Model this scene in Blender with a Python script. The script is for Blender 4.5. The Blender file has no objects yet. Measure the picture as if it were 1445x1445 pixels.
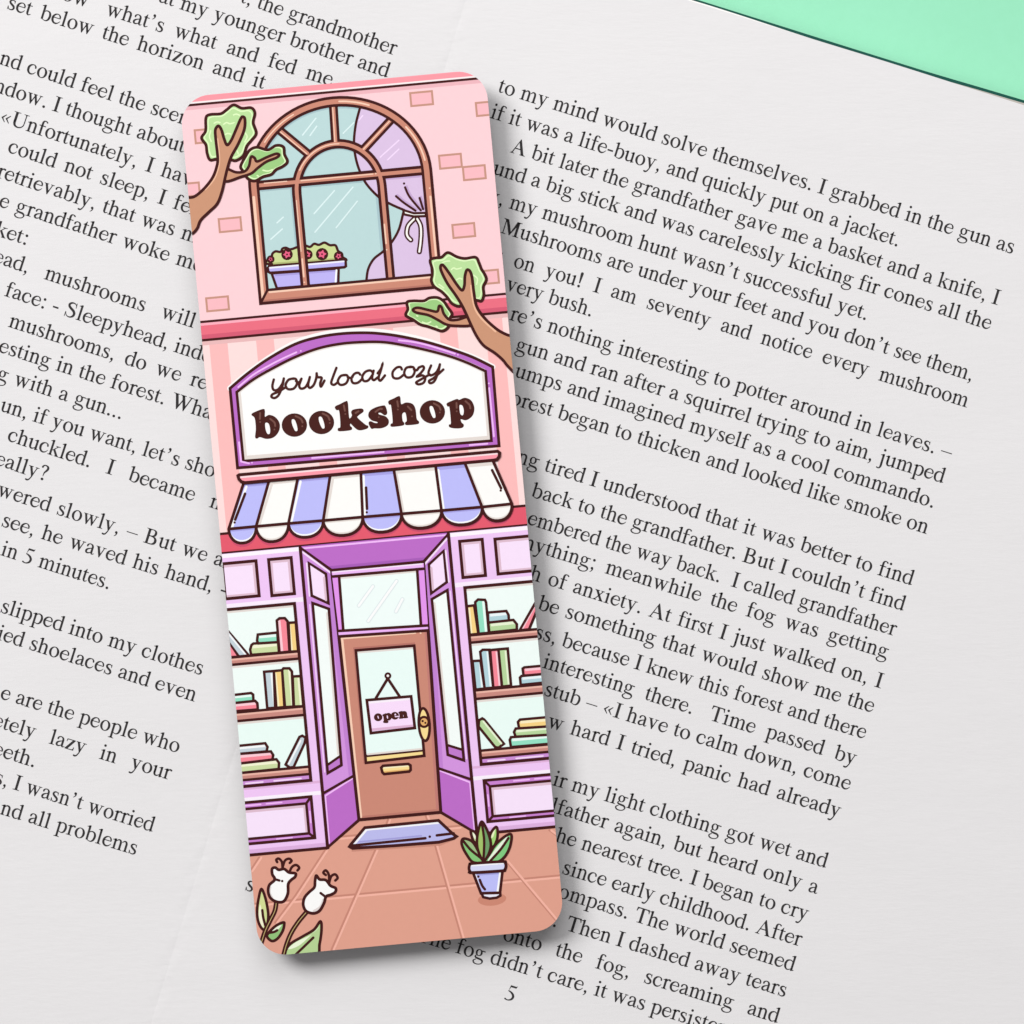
import bpy, math, random
from mathutils import Vector
from mathutils.geometry import tessellate_polygon

# ------------------------------------------------------------------ camera, light, exposure
SC = bpy.context.scene
COL = SC.collection
MM_PX = 0.000125            # one photo pixel is an eighth of a millimetre on the page
HALF = 722.5
CAM_H = 0.80

cam = bpy.data.cameras.new('camera')
cam_o = bpy.data.objects.new('camera', cam)
COL.objects.link(cam_o)
cam_o.location = (0, 0, CAM_H)
cam.sensor_width = 36
cam.lens = 36 * CAM_H / (2 * HALF * MM_PX)
cam.clip_start = 0.05
cam.clip_end = 20
SC.camera = cam_o

w = bpy.data.worlds.new('World')
SC.world = w
w.use_nodes = True
w.node_tree.nodes['Background'].inputs[0].default_value = (1.0, 0.985, 0.99, 1)
w.node_tree.nodes['Background'].inputs[1].default_value = 0.25

key = bpy.data.lights.new('key_light', 'AREA')  # large disk lamp at upper left, aimed by the bookmark's shadow
key.shape = 'DISK'
key.size = 1.42
key.energy = 83
key.color = (1.0, 0.995, 0.985)
key_o = bpy.data.objects.new('key_light', key)
COL.objects.link(key_o)
kd = Vector((-0.80 * 0.766, 0.60 * 0.766, 0.643))
key_o.location = kd * 2.9
key_o.rotation_euler = (-kd).to_track_quat('-Z', 'Y').to_euler()

fill_lamp = bpy.data.lights.new('added_top_fill', 'AREA')  # added fill lamp, out of view, to brighten the page towards its top
fill_lamp.shape = 'DISK'
fill_lamp.size = 1.0
fill_lamp.energy = 5.6
fill_lamp_o = bpy.data.objects.new('added_top_fill', fill_lamp)
COL.objects.link(fill_lamp_o)
sk = Vector((0.05, 0.75, 0.75))
fill_lamp_o.location = sk
fill_lamp_o.rotation_euler = (-sk).to_track_quat('-Z', 'Y').to_euler()

SC.view_settings.view_transform = 'Standard'
SC.view_settings.look = 'None'
SC.view_settings.exposure = 0
SC.view_settings.gamma = 1
SC.view_settings.use_curve_mapping = False
SC.cycles.use_denoising = True

# ------------------------------------------------------------------ helpers
def P(px, py, z=0.0):
    """photo pixel -> world point at height z"""
    k = MM_PX * (CAM_H - z) / CAM_H
    return ((px - HALF) * k, -(py - HALF) * k, z)

def lin(c):
    c /= 255.0
    return c / 12.92 if c <= 0.04045 else ((c + 0.055) / 1.055) ** 2.4

MATS = {}
def ink(rgb):
    if rgb in MATS:
        return MATS[rgb]
    m = bpy.data.materials.new('printed_ink')
    m.use_nodes = True
    nt = m.node_tree
    b = nt.nodes['Principled BSDF']
    col = (lin(rgb[0]) * .87, lin(rgb[1]) * .87, lin(rgb[2]) * .87, 1)
    b.inputs['Roughness'].default_value = 0.55
    b.inputs['Specular IOR Level'].default_value = 0.12
    tc = nt.nodes.new('ShaderNodeTexCoord')
    nz = nt.nodes.new('ShaderNodeTexNoise')
    nz.inputs['Scale'].default_value = 900
    nz.inputs['Detail'].default_value = 2
    mx = nt.nodes.new('ShaderNodeMix'); mx.data_type = 'RGBA'
    mx.inputs[6].default_value = tuple(c * 0.985 for c in col[:3]) + (1,)
    mx.inputs[7].default_value = tuple(min(0.93, c * 1.015) for c in col[:3]) + (1,)
    nt.links.new(tc.outputs['Object'], nz.inputs['Vector'])
    nt.links.new(nz.outputs['Fac'], mx.inputs[0])
    nt.links.new(mx.outputs[2], b.inputs['Base Color'])
    MATS[rgb] = m
    return m

def paper(name, col_a, col_b, rough, scale, bump, stretch=(1, 1, 1), spec=0.15):
    m = bpy.data.materials.new(name)
    m.use_nodes = True
    nt = m.node_tree
    b = nt.nodes['Principled BSDF']
    b.inputs['Roughness'].default_value = rough
    b.inputs['Specular IOR Level'].default_value = spec
    tc = nt.nodes.new('ShaderNodeTexCoord')
    mp = nt.nodes.new('ShaderNodeMapping')
    mp.inputs['Scale'].default_value = stretch
    n1 = nt.nodes.new('ShaderNodeTexNoise')
    n1.inputs['Scale'].default_value = scale
    n1.inputs['Detail'].default_value = 5
    n1.inputs['Roughness'].default_value = 0.6
    n2 = nt.nodes.new('ShaderNodeTexNoise')
    n2.inputs['Scale'].default_value = scale * 0.12
    n2.inputs['Detail'].default_value = 3
    mx0 = nt.nodes.new('ShaderNodeMath'); mx0.operation = 'ADD'
    mx1 = nt.nodes.new('ShaderNodeMath'); mx1.operation = 'MULTIPLY'; mx1.inputs[1].default_value = 0.5
    mx = nt.nodes.new('ShaderNodeMix'); mx.data_type = 'RGBA'
    mx.inputs[6].default_value = tuple(col_a) + (1,)
    mx.inputs[7].default_value = tuple(col_b) + (1,)
    bp = nt.nodes.new('ShaderNodeBump')
    bp.inputs['Strength'].default_value = bump
    bp.inputs['Distance'].default_value = 0.00012
    L = nt.links.new
    L(tc.outputs['Object'], mp.inputs['Vector'])
    L(mp.outputs[0], n1.inputs['Vector']); L(mp.outputs[0], n2.inputs['Vector'])
    L(n1.outputs['Fac'], mx0.inputs[0]); L(n2.outputs['Fac'], mx0.inputs[1])
    L(mx0.outputs[0], mx1.inputs[0]); L(mx1.outputs[0], mx.inputs[0])
    L(mx.outputs[2], b.inputs['Base Color'])
    L(n1.outputs['Fac'], bp.inputs['Height']); L(bp.outputs[0], b.inputs['Normal'])
    return m

def mesh_obj(name, verts, faces, mats, idx=None, parent=None):
    me = bpy.data.meshes.new(name)
    me.from_pydata(verts, [], faces)
    for m in mats:
        me.materials.append(m)
    if idx:
        me.polygons.foreach_set('material_index', idx)
    me.update()
    o = bpy.data.objects.new(name, me)
    COL.objects.link(o)
    if parent is not None:
        o.parent = parent
    return o

def empty(name, label, cat, loc=(0, 0, 0), rz=0):
    o = bpy.data.objects.new(name, None)
    COL.objects.link(o)
    o.location = loc
    o.rotation_euler = (0, 0, rz)
    o.empty_display_size = 0.01
    o['label'] = label
    o['category'] = cat
    return o

def catmull(pts, n=6, closed=False):
    out = []
    N = len(pts)
    dim = len(pts[0])
    segs = N if closed else N - 1
    for i in range(segs):
        if closed:
            p0, p1, p2, p3 = pts[(i - 1) % N], pts[i], pts[(i + 1) % N], pts[(i + 2) % N]
        else:
            p0, p1, p2, p3 = pts[max(i - 1, 0)], pts[i], pts[i + 1], pts[min(i + 2, N - 1)]
        for k in range(n):
            t = k / n
            t2, t3 = t * t, t * t * t
            out.append(tuple(0.5 * (2 * p1[d] + (p2[d] - p0[d]) * t + (2 * p0[d] - 5 * p1[d] + 4 * p2[d] - p3[d]) * t2
                                    + (3 * p1[d] - p0[d] - 3 * p2[d] + p3[d]) * t3) for d in range(dim)))
    if not closed:
        out.append(tuple(pts[-1]))
    return out

def tess(poly):
    vs = [Vector((p[0], p[1], 0)) for p in poly]
    return [(poly[a], poly[b], poly[c]) for a, b, c in tessellate_polygon([vs])]

def strip(pts, closed=False, caps=True):
    """pts: (x, y, width); returns triangles of a mitred ribbon, with round ends"""
    pts = [p for i, p in enumerate(pts) if i == 0 or abs(p[0] - pts[i - 1][0]) + abs(p[1] - pts[i - 1][1]) > 1e-6]
    N = len(pts)
    L, R = [], []
    for i in range(N):
        if closed:
            a, b, c = pts[(i - 1) % N], pts[i], pts[(i + 1) % N]
        else:
            a, b, c = pts[max(i - 1, 0)], pts[i], pts[min(i + 1, N - 1)]
        d1 = (b[0] - a[0], b[1] - a[1]); d2 = (c[0] - b[0], c[1] - b[1])
        l1 = math.hypot(*d1) or 1; l2 = math.hypot(*d2) or 1
        if l1 == 1 and d1 == (0, 0): d1, l1 = d2, l2
        if l2 == 1 and d2 == (0, 0): d2, l2 = d1, l1
        n1 = (-d1[1] / l1, d1[0] / l1); n2 = (-d2[1] / l2, d2[0] / l2)
        m = (n1[0] + n2[0], n1[1] + n2[1])
        lm = math.hypot(*m)
        if lm < 1e-6:
            m, lm = n1, 1
        m = (m[0] / lm, m[1] / lm)
        s = min(1.0 / max(m[0] * n1[0] + m[1] * n1[1], 0.1), 1.9) * b[2] / 2
        L.append((b[0] + m[0] * s, b[1] + m[1] * s, i / N)); R.append((b[0] - m[0] * s, b[1] - m[1] * s, i / N))
    T = []
    for i in range(N if closed else N - 1):
        j = (i + 1) % N
        T.append((L[i], R[i], R[j])); T.append((L[i], R[j], L[j]))
    if caps and not closed:
        for e, o in ((0, 1), (N - 1, N - 2)):
            x, y, wd = pts[e]
            ang = math.atan2(y - pts[o][1], x - pts[o][0])
            r = wd / 2
            arc = [(x + r * math.cos(ang - math.pi / 2 + k * math.pi / 6), y + r * math.sin(ang - math.pi / 2 + k * math.pi / 6), e / N) for k in range(7)]
            for k in range(6):
                T.append(((x, y, e / N), arc[k], arc[k + 1]))
    return T

# ------------------------------------------------------------------ the table and the book
BA = math.radians(17.1)
BU = (math.cos(BA), math.sin(BA))        # along the lines of text, in photo pixels
BV = (-math.sin(BA), math.cos(BA))       # down the page
G0 = (645.0, 40.0)                       # a point on the gutter
TOPV = -131.0

def bk(u, v):
    return (G0[0] + u * BU[0] + v * BV[0], G0[1] + u * BU[1] + v * BV[1])

def book_u(px, py):
    return (px - G0[0]) * BU[0] + (py - G0[1]) * BU[1]

def page_z(u, v=None):
    """shallow crease where the two pages meet"""
    a = abs(u)
    z = -0.00004 * math.exp(-a / 8.0) - 0.0003 * math.exp(-(a / 230.0) ** 2)
    if v is not None and a < 60:
        z += 0.000010 * math.exp(-(a / 14.0) ** 2) * (math.sin(v * 0.23) + math.sin(v * 0.091 + u * 0.2) + math.sin(v * 0.41 + 2 - u * 0.3))
    return z

TABLE_Z = -0.0072
mint = paper('mint_table_paint', (0.275, 0.68, 0.44), (0.315, 0.73, 0.505), 0.75, 420, 0.25)
S = 0.6
mesh_obj('table_top', [(-S, -S, TABLE_Z), (S, -S, TABLE_Z), (S, S, TABLE_Z), (-S, S, TABLE_Z)], [(0, 1, 2, 3)], [mint])['kind'] = 'structure'

page_mat = paper('white_book_paper', (0.683, 0.670, 0.676), (0.742, 0.729, 0.735), 0.8, 900, 0.24, (0.35, 1.6, 1))
edge_mat = paper('page_edge_paper', (0.82, 0.80, 0.77), (0.88, 0.86, 0.84), 0.8, 900, 0.2)
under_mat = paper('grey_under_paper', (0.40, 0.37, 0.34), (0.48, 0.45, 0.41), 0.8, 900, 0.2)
shadow_edge_mat = paper('table_shadow_green', (0.004, 0.055, 0.042), (0.007, 0.075, 0.058), 0.6, 300, 0.2)  # dark green stands in for the book's shadow line on the table
ink_mat = bpy.data.materials.new('black_text_ink')
ink_mat.use_nodes = True
_b = ink_mat.node_tree.nodes['Principled BSDF']
_b.inputs['Base Color'].default_value = (0.034, 0.031, 0.032, 1)
_b.inputs['Roughness'].default_value = 0.7
_b.inputs['Specular IOR Level'].default_value = 0.1

book = empty('open_book', 'open book with white pages of black serif text, lying under the illustrated bookmark', 'book', P(G0[0], G0[1], TABLE_Z))
bloc = Vector(book.location)

def under_book(name, verts, faces, mats, parent):
    off = bloc if parent is book else Vector((0, 0, 0))
    return mesh_obj(name, [tuple(Vector(v) - off) for v in verts], faces, mats, None, parent)

def sheet(name, u0, u1, v0, v1, zt, thick, mat, parent, nu=60, nv=40, topedge=None, flat=False):
    """a sheet that follows the page's curve; u, v in photo pixels measured from the gutter"""
    us = []
    for i in range(nu + 1):
        t = i / nu
        t = t ** 2.0 if u0 == 0 else (1 - (1 - t) ** 2.0 if u1 == 0 else t)
        us.append(u0 + (u1 - u0) * t)
    V, F = [], []
    for j in range(nv + 1):
        for u in us:
            a = v0 + (topedge(u) if topedge else 0)
            v = a + (v1 - a) * j / nv
            p = bk(u, v)
            V.append(P(p[0], p[1], zt + (0 if flat else page_z(u, v))))
    W = nu + 1
    for j in range(nv):
        for i in range(nu):
            F.append((j * W + i, (j + 1) * W + i, (j + 1) * W + i + 1, j * W + i + 1))
    base = len(V)
    V += [(x, y, z - thick) for x, y, z in V]
    F += [tuple(base + k for k in reversed(f)) for f in F[:]]
    rim = [i for i in range(W)] + [j * W + nu for j in range(1, nv + 1)] + [nv * W + i for i in range(nu - 1, -1, -1)] + [j * W for j in range(nv - 1, 0, -1)]
    for k in range(len(rim)):
        a, b = rim[k], rim[(k + 1) % len(rim)]
        F.append((a, b, base + b, base + a))
    o = under_book(name, V, F, [mat], parent)
    for p in o.data.polygons:
        p.use_smooth = False
    return o

PW, PB = 1265.0, 1640.0
def tilt(u):
    return -2.9 + 0.0015 * (u - 376) + 0.000012 * max(0.0, u - 376) ** 2 if u < 900 else 1.2
def wob(amp, f, ph):
    return lambda u: amp * math.sin(u * f + ph) + amp * 0.5 * math.sin(u * f * 2.7 + ph * 2) + tilt(u)
sheet('cover_shadow_edge', -PW - 30, PW + 30, TOPV, PB + 30, TABLE_Z + 0.0019, 0.0018, shadow_edge_mat, book, 60, 6, flat=True,  # board whose protruding dark rim paints the shadow along the book's top edge
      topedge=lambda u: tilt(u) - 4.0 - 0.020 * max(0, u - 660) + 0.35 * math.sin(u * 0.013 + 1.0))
for sgn in (-1, 1):
    u0, u1 = (0, PW) if sgn > 0 else (-PW, 0)
    sheet('page_block', u0, u1, TOPV + 2.5, PB, -0.0004, 0.0047, edge_mat, book, 60, 6, topedge=tilt)
    if sgn > 0:
        sheet('loose_leaf', 40, PW, TOPV, PB - 2, -0.00026, 0.00009, under_mat, book, 80, 6,
              topedge=lambda u: tilt(u) + 1.3 - 0.030 * max(0, u - 640) + 0.2 * math.sin(u * 0.05))
        sheet('loose_leaf', 40, PW, TOPV, PB - 2, -0.00013, 0.00009, edge_mat, book, 80, 6,
              topedge=lambda u: tilt(u) - 1.5 + 0.011 * max(0, u - 330) + 0.25 * math.sin(u * 0.03))
    pg = sheet('page', u0, u1, TOPV, PB - 4, 0.0, 0.00011, page_mat, book, 150, 260, topedge=wob(0.3, 0.011, 2 + sgn))
    if sgn > 0: right_page = pg
    else: left_page = pg

# ------------------------------------------------------------------ a book serif, drawn by hand (1000 units to the em)
GL = {}
def stem(x, y0, y1, wd=82):
    return [(x, y0), (x + wd, y0), (x + wd, y1), (x, y1)]
def foot(xl, xr, y, xa, xb, s=1):
    return [(xl, y), (xr, y), (xr, y + 15 * s), (xb + 14, y + 27 * s), (xb, y + 58 * s), (xa, y + 58 * s), (xa - 14, y + 27 * s), (xl, y + 15 * s)]
def flag(x, top, wd=82, l=78):
    return [(x - l, top - 52), (x - l, top - 66), (x - 14, top - 62), (x, top - 92), (x + wd, top - 92), (x + wd, top + 6), (x + wd - 12, top + 8)]
def rib(*p):
    return ('r', list(p))
def dot(x, y, r=52):
    return [(x + r * math.cos(k * math.pi / 6), y + r * math.sin(k * math.pi / 6)) for k in range(12)]
def ring(cx, cy, rx, ry, ix, iy, tilt=0.0, sx=0):
    o, i = [], []
    for k in range(28):
        a = k * math.pi / 14
        o.append((cx + rx * math.cos(a), cy + ry * math.sin(a)))
        x, y = ix * math.cos(a), iy * math.sin(a)
        i.append((cx + sx + x * math.cos(tilt) - y * math.sin(tilt), cy + x * math.sin(tilt) + y * math.cos(tilt)))
    return ('q', o, i)
def G(ch, wd, *parts):
    GL[ch] = (wd, parts)

G('a', 444, rib((84,322,52),(88,372,62),(135,425,38),(205,441,32),(278,412,58),(318,345,78),(322,250,80),(322,95,80),(340,38,52),(382,28,34),(440,64,12)),
  rib((305,282,20),(195,236,38),(108,178,64),(78,106,78),(104,48,66),(165,30,48),(235,52,34),(305,98,22)))
G('b', 500, stem(73,40,672), flag(73,672), rib((148,378,20),(205,428,34),(290,440,42),(380,395,68),(424,300,84),(428,215,86),(400,95,76),(330,18,46),(250,4,28),(165,30,24),(110,55,30)))
bC = ((365,328,58),(352,385,56),(300,429,36),(235,440,32),(140,402,60),(75,312,84),(64,216,90),(84,122,86),(150,46,68),(235,22,54),(320,48,34),(375,98,20),(408,152,10))
G('c', 444, rib(*bC))
dB = ((352,385,20),(300,430,32),(225,440,38),(125,395,64),(74,300,84),(68,212,88),(95,100,80),(165,24,52),(235,12,36),(310,45,26),(352,82,18))
dF = [(350,95),(432,95),(432,62),(445,44),(491,44),(491,30),(365,-14),(350,-10)]
G('d', 500, stem(350,60,672), flag(350,672), rib(*dB), dF)
G('e', 444, [(80,254),(405,254),(405,282),(80,282)], rib((392,268,30),(378,340,58),(330,412,44),(245,442,30),(150,406,54),(80,318,78),(64,225,88),(84,125,86),(150,48,70),(240,24,58),(325,52,36),(385,108,20),(422,162,10)))
G('f', 333, rib((144,300,82),(144,500,82),(148,588,76),(178,648,52),(232,670,32),(290,656,42),(322,628,58)), stem(103,20,330), foot(20,280,0,103,185), [(21,418),(309,418),(309,450),(21,450)])
G('g', 500, ring(205,308,150,150,78,126,0.1), [(290,392),(470,392),(470,428),(318,432)],
  rib((140,192,22),(92,142,34),(86,98,52),(140,62,66),(250,47,74),(370,32,74),(438,-22,66),(440,-88,42),(380,-162,30),(250,-202,32),(120,-188,46),(52,-122,52),(68,-60,38),(150,0,24)))
G('h', 500, stem(72,20,672), flag(72,672), foot(9,225,0,72,154), rib((148,365,20),(205,425,38),(268,442,54),(338,412,74),(370,335,82),(371,230,82),(371,40,82)), foot(280,487,0,330,412))
G('i', 278, stem(98,20,450), flag(98,452), foot(16,253,0,98,180), dot(135,630))
G('j', 278, stem(112,0,450), flag(112,452), rib((153,40,82),(153,-80,80),(126,-162,56),(72,-198,38),(5,-182,50)), dot(150,630))
G('k', 500, stem(75,20,672), flag(75,672), foot(7,230,0,75,157), [(150,222),(178,222),(395,424),(350,424)], [(195,262),(262,310),(470,18),(360,18)], [(280,450),(477,450),(477,435),(400,424),(330,424),(280,435)], foot(310,505,0,370,450))
G('l', 278, stem(98,20,672), flag(98,672), foot(19,257,0,98,180))
def arch(x):
    return rib((x-196,365,20),(x-140,425,38),(x-85,442,52),(x-28,412,72),(x,335,82),(x+1,230,82),(x+1,40,82))
G('m', 778, stem(92,20,450), flag(92,452), foot(16,244,0,92,174), arch(382), foot(282,498,0,342,424), arch(646), foot(546,775,0,606,688))
G('n', 500, stem(82,20,450), flag(82,452), foot(14,234,0,82,164), rib((158,365,20),(212,425,38),(272,442,54),(340,412,74),(374,335,82),(375,230,82),(375,40,82)), foot(280,487,0,334,416))
G('o', 500, ring(250,225,221,235,128,208,0.1))
G('p', 500, stem(84,-195,450), flag(84,452), foot(5,247,-217,84,166), rib((160,372,20),(215,428,34),(295,440,44),(385,392,70),(426,300,84),(430,215,86),(402,95,76),(335,20,46),(255,8,28),(162,40,22)))
G('q', 500, stem(350,-195,450), foot(252,488,-217,350,432), rib(*dB), [(350,380),(432,380),(432,460),(415,460)])
G('r', 333, stem(84,20,450), flag(84,452), foot(5,245,0,84,166), rib((160,350,18),(205,418,42),(255,440,56),(304,420,76)))
G('s', 389, rib((308,338,12),(288,402,26),(222,440,34),(140,424,54),(94,365,70),(118,298,78),(195,242,82),(285,182,82),(318,108,74),(278,36,54),(195,9,34),(105,36,26),(62,135,12)), [(300,318),(318,318),(312,455),(302,455)], [(50,-8),(62,-8),(66,150),(48,150)])
G('t', 278, rib((111,440,82),(111,230,82),(112,115,82),(132,48,62),(180,26,38),(268,72,14)), [(13,418),(255,418),(255,450),(13,436)], [(30,440),(70,440),(152,440),(152,579),(138,579),(95,500)])
G('u', 500, stem(72,120,450), flag(72,452), rib((113,250,82),(114,122,82),(150,44,66),(222,26,48),(300,62,30),(350,108,18)), stem(340,60,450), flag(340,452), [(340,95),(422,95),(422,62),(438,46),(479,46),(479,32),(360,-14),(340,-10)])
vT = lambda a, b: [(a,450),(b,450),(b,435),(b-55,424),(a+40,424),(a,435)]
G('v', 500, [(62,440),(158,440),(288,110),(262,-14),(240,-14)], [(372,440),(402,440),(262,-14),(240,-14),(255,80)], vT(19,215), vT(312,477))
G('w', 722, [(62,440),(152,440),(262,120),(240,-14),(220,-14)], [(340,380),(360,330),(240,-14),(220,-14),(235,80)], [(305,440),(395,440),(510,120),(488,-14),(468,-14)], [(595,440),(625,440),(488,-14),(468,-14),(480,80)], vT(21,215), vT(265,450), vT(540,694))
G('x', 500, [(60,440),(168,440),(455,12),(345,12)], [(375,440),(412,440),(115,12),(75,12)], vT(24,235), vT(300,460), foot(17,182,0,78,112), foot(270,479,0,345,440))
G('y', 500, [(62,440),(158,440),(290,110),(262,-30),(245,-14)], rib((390,440,28),(335,290,30),(262,40,34),(222,-70,38),(170,-160,46),(110,-190,62),(55,-182,62)), vT(14,215), vT(312,475))
G('z', 444, [(40,450),(412,450),(412,432),(300,424),(90,424),(62,400),(50,330),(34,330)], [(300,430),(412,430),(145,20),(30,20)], [(27,0),(412,0),(420,140),(402,140),(380,60),(345,28),(27,22)])
G('I', 333, stem(115,30,632,102), foot(18,315,0,115,217), foot(18,315,662,115,217,-1))
G('A', 722, [(340,674),(365,674),(640,18),(520,18),(300,560)], [(340,674),(330,590),(128,18),(85,18)], [(190,220),(460,220),(460,256),(200,256)], foot(15,215,0,88,125), foot(455,706,0,525,632))
G('B', 667, stem(105,20,642,100), foot(17,240,0,105,205), foot(17,240,662,105,205,-1), rib((190,645,32),(330,645,32),(420,610,66),(452,520,96),(425,420,80),(330,368,40),(190,358,28)), rib((190,358,28),(350,350,40),(470,300,78),(520,190,104),(480,75,84),(370,20,40),(190,17,34)))
G('T', 611, stem(255,20,655,102), foot(160,452,0,255,357), [(30,662),(580,662),(593,492),(570,492),(545,580),(500,622),(110,622),(66,580),(40,492),(17,492)])
G('W', 944, [(90,640),(205,640),(348,190),(310,-11),(290,-11)], [(470,480),(492,430),(310,-11),(290,-11),(312,110)], [(395,640),(510,640),(655,190),(618,-11),(600,-11)], [(795,640),(835,640),(618,-11),(600,-11),(615,110)], foot(5,265,662,95,190,-1), foot(310,575,662,400,495,-1), foot(705,932,662,800,830,-1))
G('M', 889, [(115,640),(150,662),(150,20),(115,20)], [(110,662),(235,662),(475,150),(430,0),(420,0)], [(640,662),(765,640),(440,0),(420,0)], stem(662,20,650,102), foot(12,258,0,115,150), foot(580,865,0,662,764), foot(12,200,662,90,150,-1), foot(660,863,662,680,764,-1))
G('S', 556, rib((452,500,14),(425,595,28),(330,648,40),(210,635,64),(130,560,84),(145,470,92),(240,395,98),(365,320,102),(440,225,98),(425,105,86),(330,25,52),(215,12,36),(110,70,26),(62,195,12)), [(440,463),(462,463),(452,676),(438,676)], [(40,-14),(58,-14),(66,205),(46,205)])
G('U', 722, stem(105,200,642,102), rib((156,300,102),(158,180,98),(210,70,80),(340,20,52),(480,55,40),(565,150,34),(582,260,34),(584,640,34)), foot(14,315,662,105,207,-1), foot(475,705,662,568,600,-1))
G('5', 500, [(150,662),(400,662),(432,688),(440,684),(405,590),(170,590),(138,500),(110,420)], rib((120,405,36),(210,380,60),(320,310,84),(378,205,92),(345,90,76),(250,20,46),(150,2,36),(60,30,60)))
G('.', 250, dot(125,43,56))
G(',', 250, dot(122,42,54), rib((140,45,60),(150,-10,44),(125,-75,28),(70,-130,12)))
G(':', 278, dot(135,43,56), dot(135,405,56))
G(';', 278, dot(135,405,56), dot(132,42,54), rib((150,45,60),(160,-10,44),(135,-75,28),(80,-130,12)))
G("'", 333, dot(160,620,56), rib((180,620,60),(192,565,46),(165,500,28),(105,440,12)))
G('!', 333, dot(166,43,58), [(140,180),(190,180),(228,610),(205,668),(125,668),(102,610)])
G('?', 444, dot(214,43,56), rib((90,560,74),(120,630,48),(205,660,40),(305,620,76),(330,530,84),(280,420,70),(225,330,42),(210,180,18)))
G('-', 333, [(39,194),(285,194),(285,257),(39,257)])
G('_', 500, [(0,212),(500,212),(500,242),(0,242)])
G('<', 500, [(245,225),(265,225),(235,55),(42,225),(235,395)], [(445,225),(465,225),(435,55),(242,225),(435,395)])
GL['<'] = (500, ([(45,225),(225,400),(240,385),(120,225),(240,65),(225,50)], [(235,225),(415,400),(430,385),(310,225),(430,65),(415,50)]))
G(' ', 250)

GTRI = {}
for ch, (wd, parts) in GL.items():
    tri = []
    for p in parts:
        if isinstance(p, tuple) and p[0] == 'r':
            tri += strip(catmull([(a, b, c + 11) for a, b, c in p[1]], 4), caps=(p[1][-1][2] > 45 or p[1][0][2] > 45))
        elif isinstance(p, tuple) and p[0] == 'q':
            o, i = p[1], p[2]
            n = len(o)
            tri += strip([(a, b, 11) for a, b in o], True) + strip([(a, b, 11) for a, b in i], True)
            for k in range(n):
                j = (k + 1) % n
                tri += [(o[k], i[k], i[j]), (o[k], i[j], o[j])]
        else:
            tri += tess(p) + strip([(a, b, 10) for a, b in p], True)
    # every glyph keeps its own small list of points and triangles
    idx, pts, tr = {}, [], []
    for t in tri:
        q = []
        for v in t:
            kk = (round(v[0], 1), round(v[1], 1))
            if kk not in idx:
                idx[kk] = len(pts); pts.append(kk)
            q.append(idx[kk])
        ar = (pts[q[1]][0]-pts[q[0]][0])*(pts[q[2]][1]-pts[q[0]][1]) - (pts[q[1]][1]-pts[q[0]][1])*(pts[q[2]][0]-pts[q[0]][0])
        if abs(ar) > 1e-3:
            tr.append(tuple(q) if ar > 0 else (q[0], q[2], q[1]))
    GTRI[ch] = (wd, pts, tr)

EM = 32.1
def adv(s):
    return sum(GTRI[c][0] for c in s) * EM / 1000.0

def set_line(V, F, s, a, b=None, tail=''):
    """sets s from baseline point a to baseline point b (photo pixels), spaces stretched to fit; tail follows on"""
    if b is None:
        b = (a[0] + adv(s) * BU[0], a[1] + adv(s) * BU[1])
    L = math.hypot(b[0] - a[0], b[1] - a[1])
    ex = ((b[0] - a[0]) / L, (b[1] - a[1]) / L)
    nat, ns = adv(s), s.count(' ')
    extra, scale = 0.0, 1.0
    if ns and nat < L:
        extra = (L - nat) / ns
    else:
        scale = L / nat
    x = 0.0
    for c in s + tail:
        wd, pts, tr = GTRI[c]
        o = len(V)
        for gx, gy in pts:
            lx = x + gx * EM / 1000.0 * scale
            ly = gy * EM / 1000.0
            px = a[0] + ex[0] * lx + ex[1] * ly
            py = a[1] + ex[1] * lx - ex[0] * ly
            V.append(P(px, py, 0.000022 + page_z(book_u(px, py))))
        F += [tuple(o + k for k in t) for t in tr]
        x += wd * EM / 1000.0 * scale + (extra if c == ' ' else 0)

def paragraph(parent, name, *lines):
    V, F = [], []
    for l in lines:
        set_line(V, F, *l)
    return mesh_obj(name, V, F, [ink_mat], None, parent)

LP, RP = left_page, right_page
for p in (LP, RP):                       # pages hang from the book, so the print is placed relative to it
    pass
def para(page, *lines):
    o = paragraph(page, 'paragraph', *lines)
    o.location = -bloc
    return o

para(LP, ("t, the grandmother", (338,3), (556.5,78)), ("at my younger brother and", (222.5,2.4), (546.6,109.6)),
     ("ow", (86,-1)), ("what's what and fed me", (148,20.5), (467,122)), ("set below the horizon and it", (8.5,11.8), (371.5,126)))
para(LP, ("nd could feel the sce", (-2.5,89.7), (249.5,172.8), 'nt'), ("ndow. I thought about", (-10.4,128.5), (258.5,216)),
     ("<Unfortunately, I ", (-1.5,171.5), (225.5,247.9), 'have'), ("could not sleep, I ", (9.5,214.3), (242.5,293.4), 'felt'),
     ("retrievably, that was ", (-6,249.5), (253.5,336), 'my'), ("e grandfather woke ", (-3,291), (246.5,372.5), 'me'), ("ket:", (-8.5,331.5), (38.5,346.5)))
para(LP, ("ead, mushrooms will", (-11,369.5), (273,463)), ("face: - Sleepyhead, ind", (5,417), (282.5,508.5), 'eed'),
     ("mushrooms, do we ", (10.5,460.6), (266.5,543), 'really'), ("esting in the forest.", (-3.6,496), (231.5,571.3), ' What'), ("g with a gun...", (-5.8,535), (171.5,592)))
para(LP, ("un, if you want, let's sho", (-1,579.6), (301.5,674), 'ot'), ("chuckled.  I  became  ", (9,621.4), (294,715), 'm'), ("eally?", (-9,655), (66,679.5)))
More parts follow.
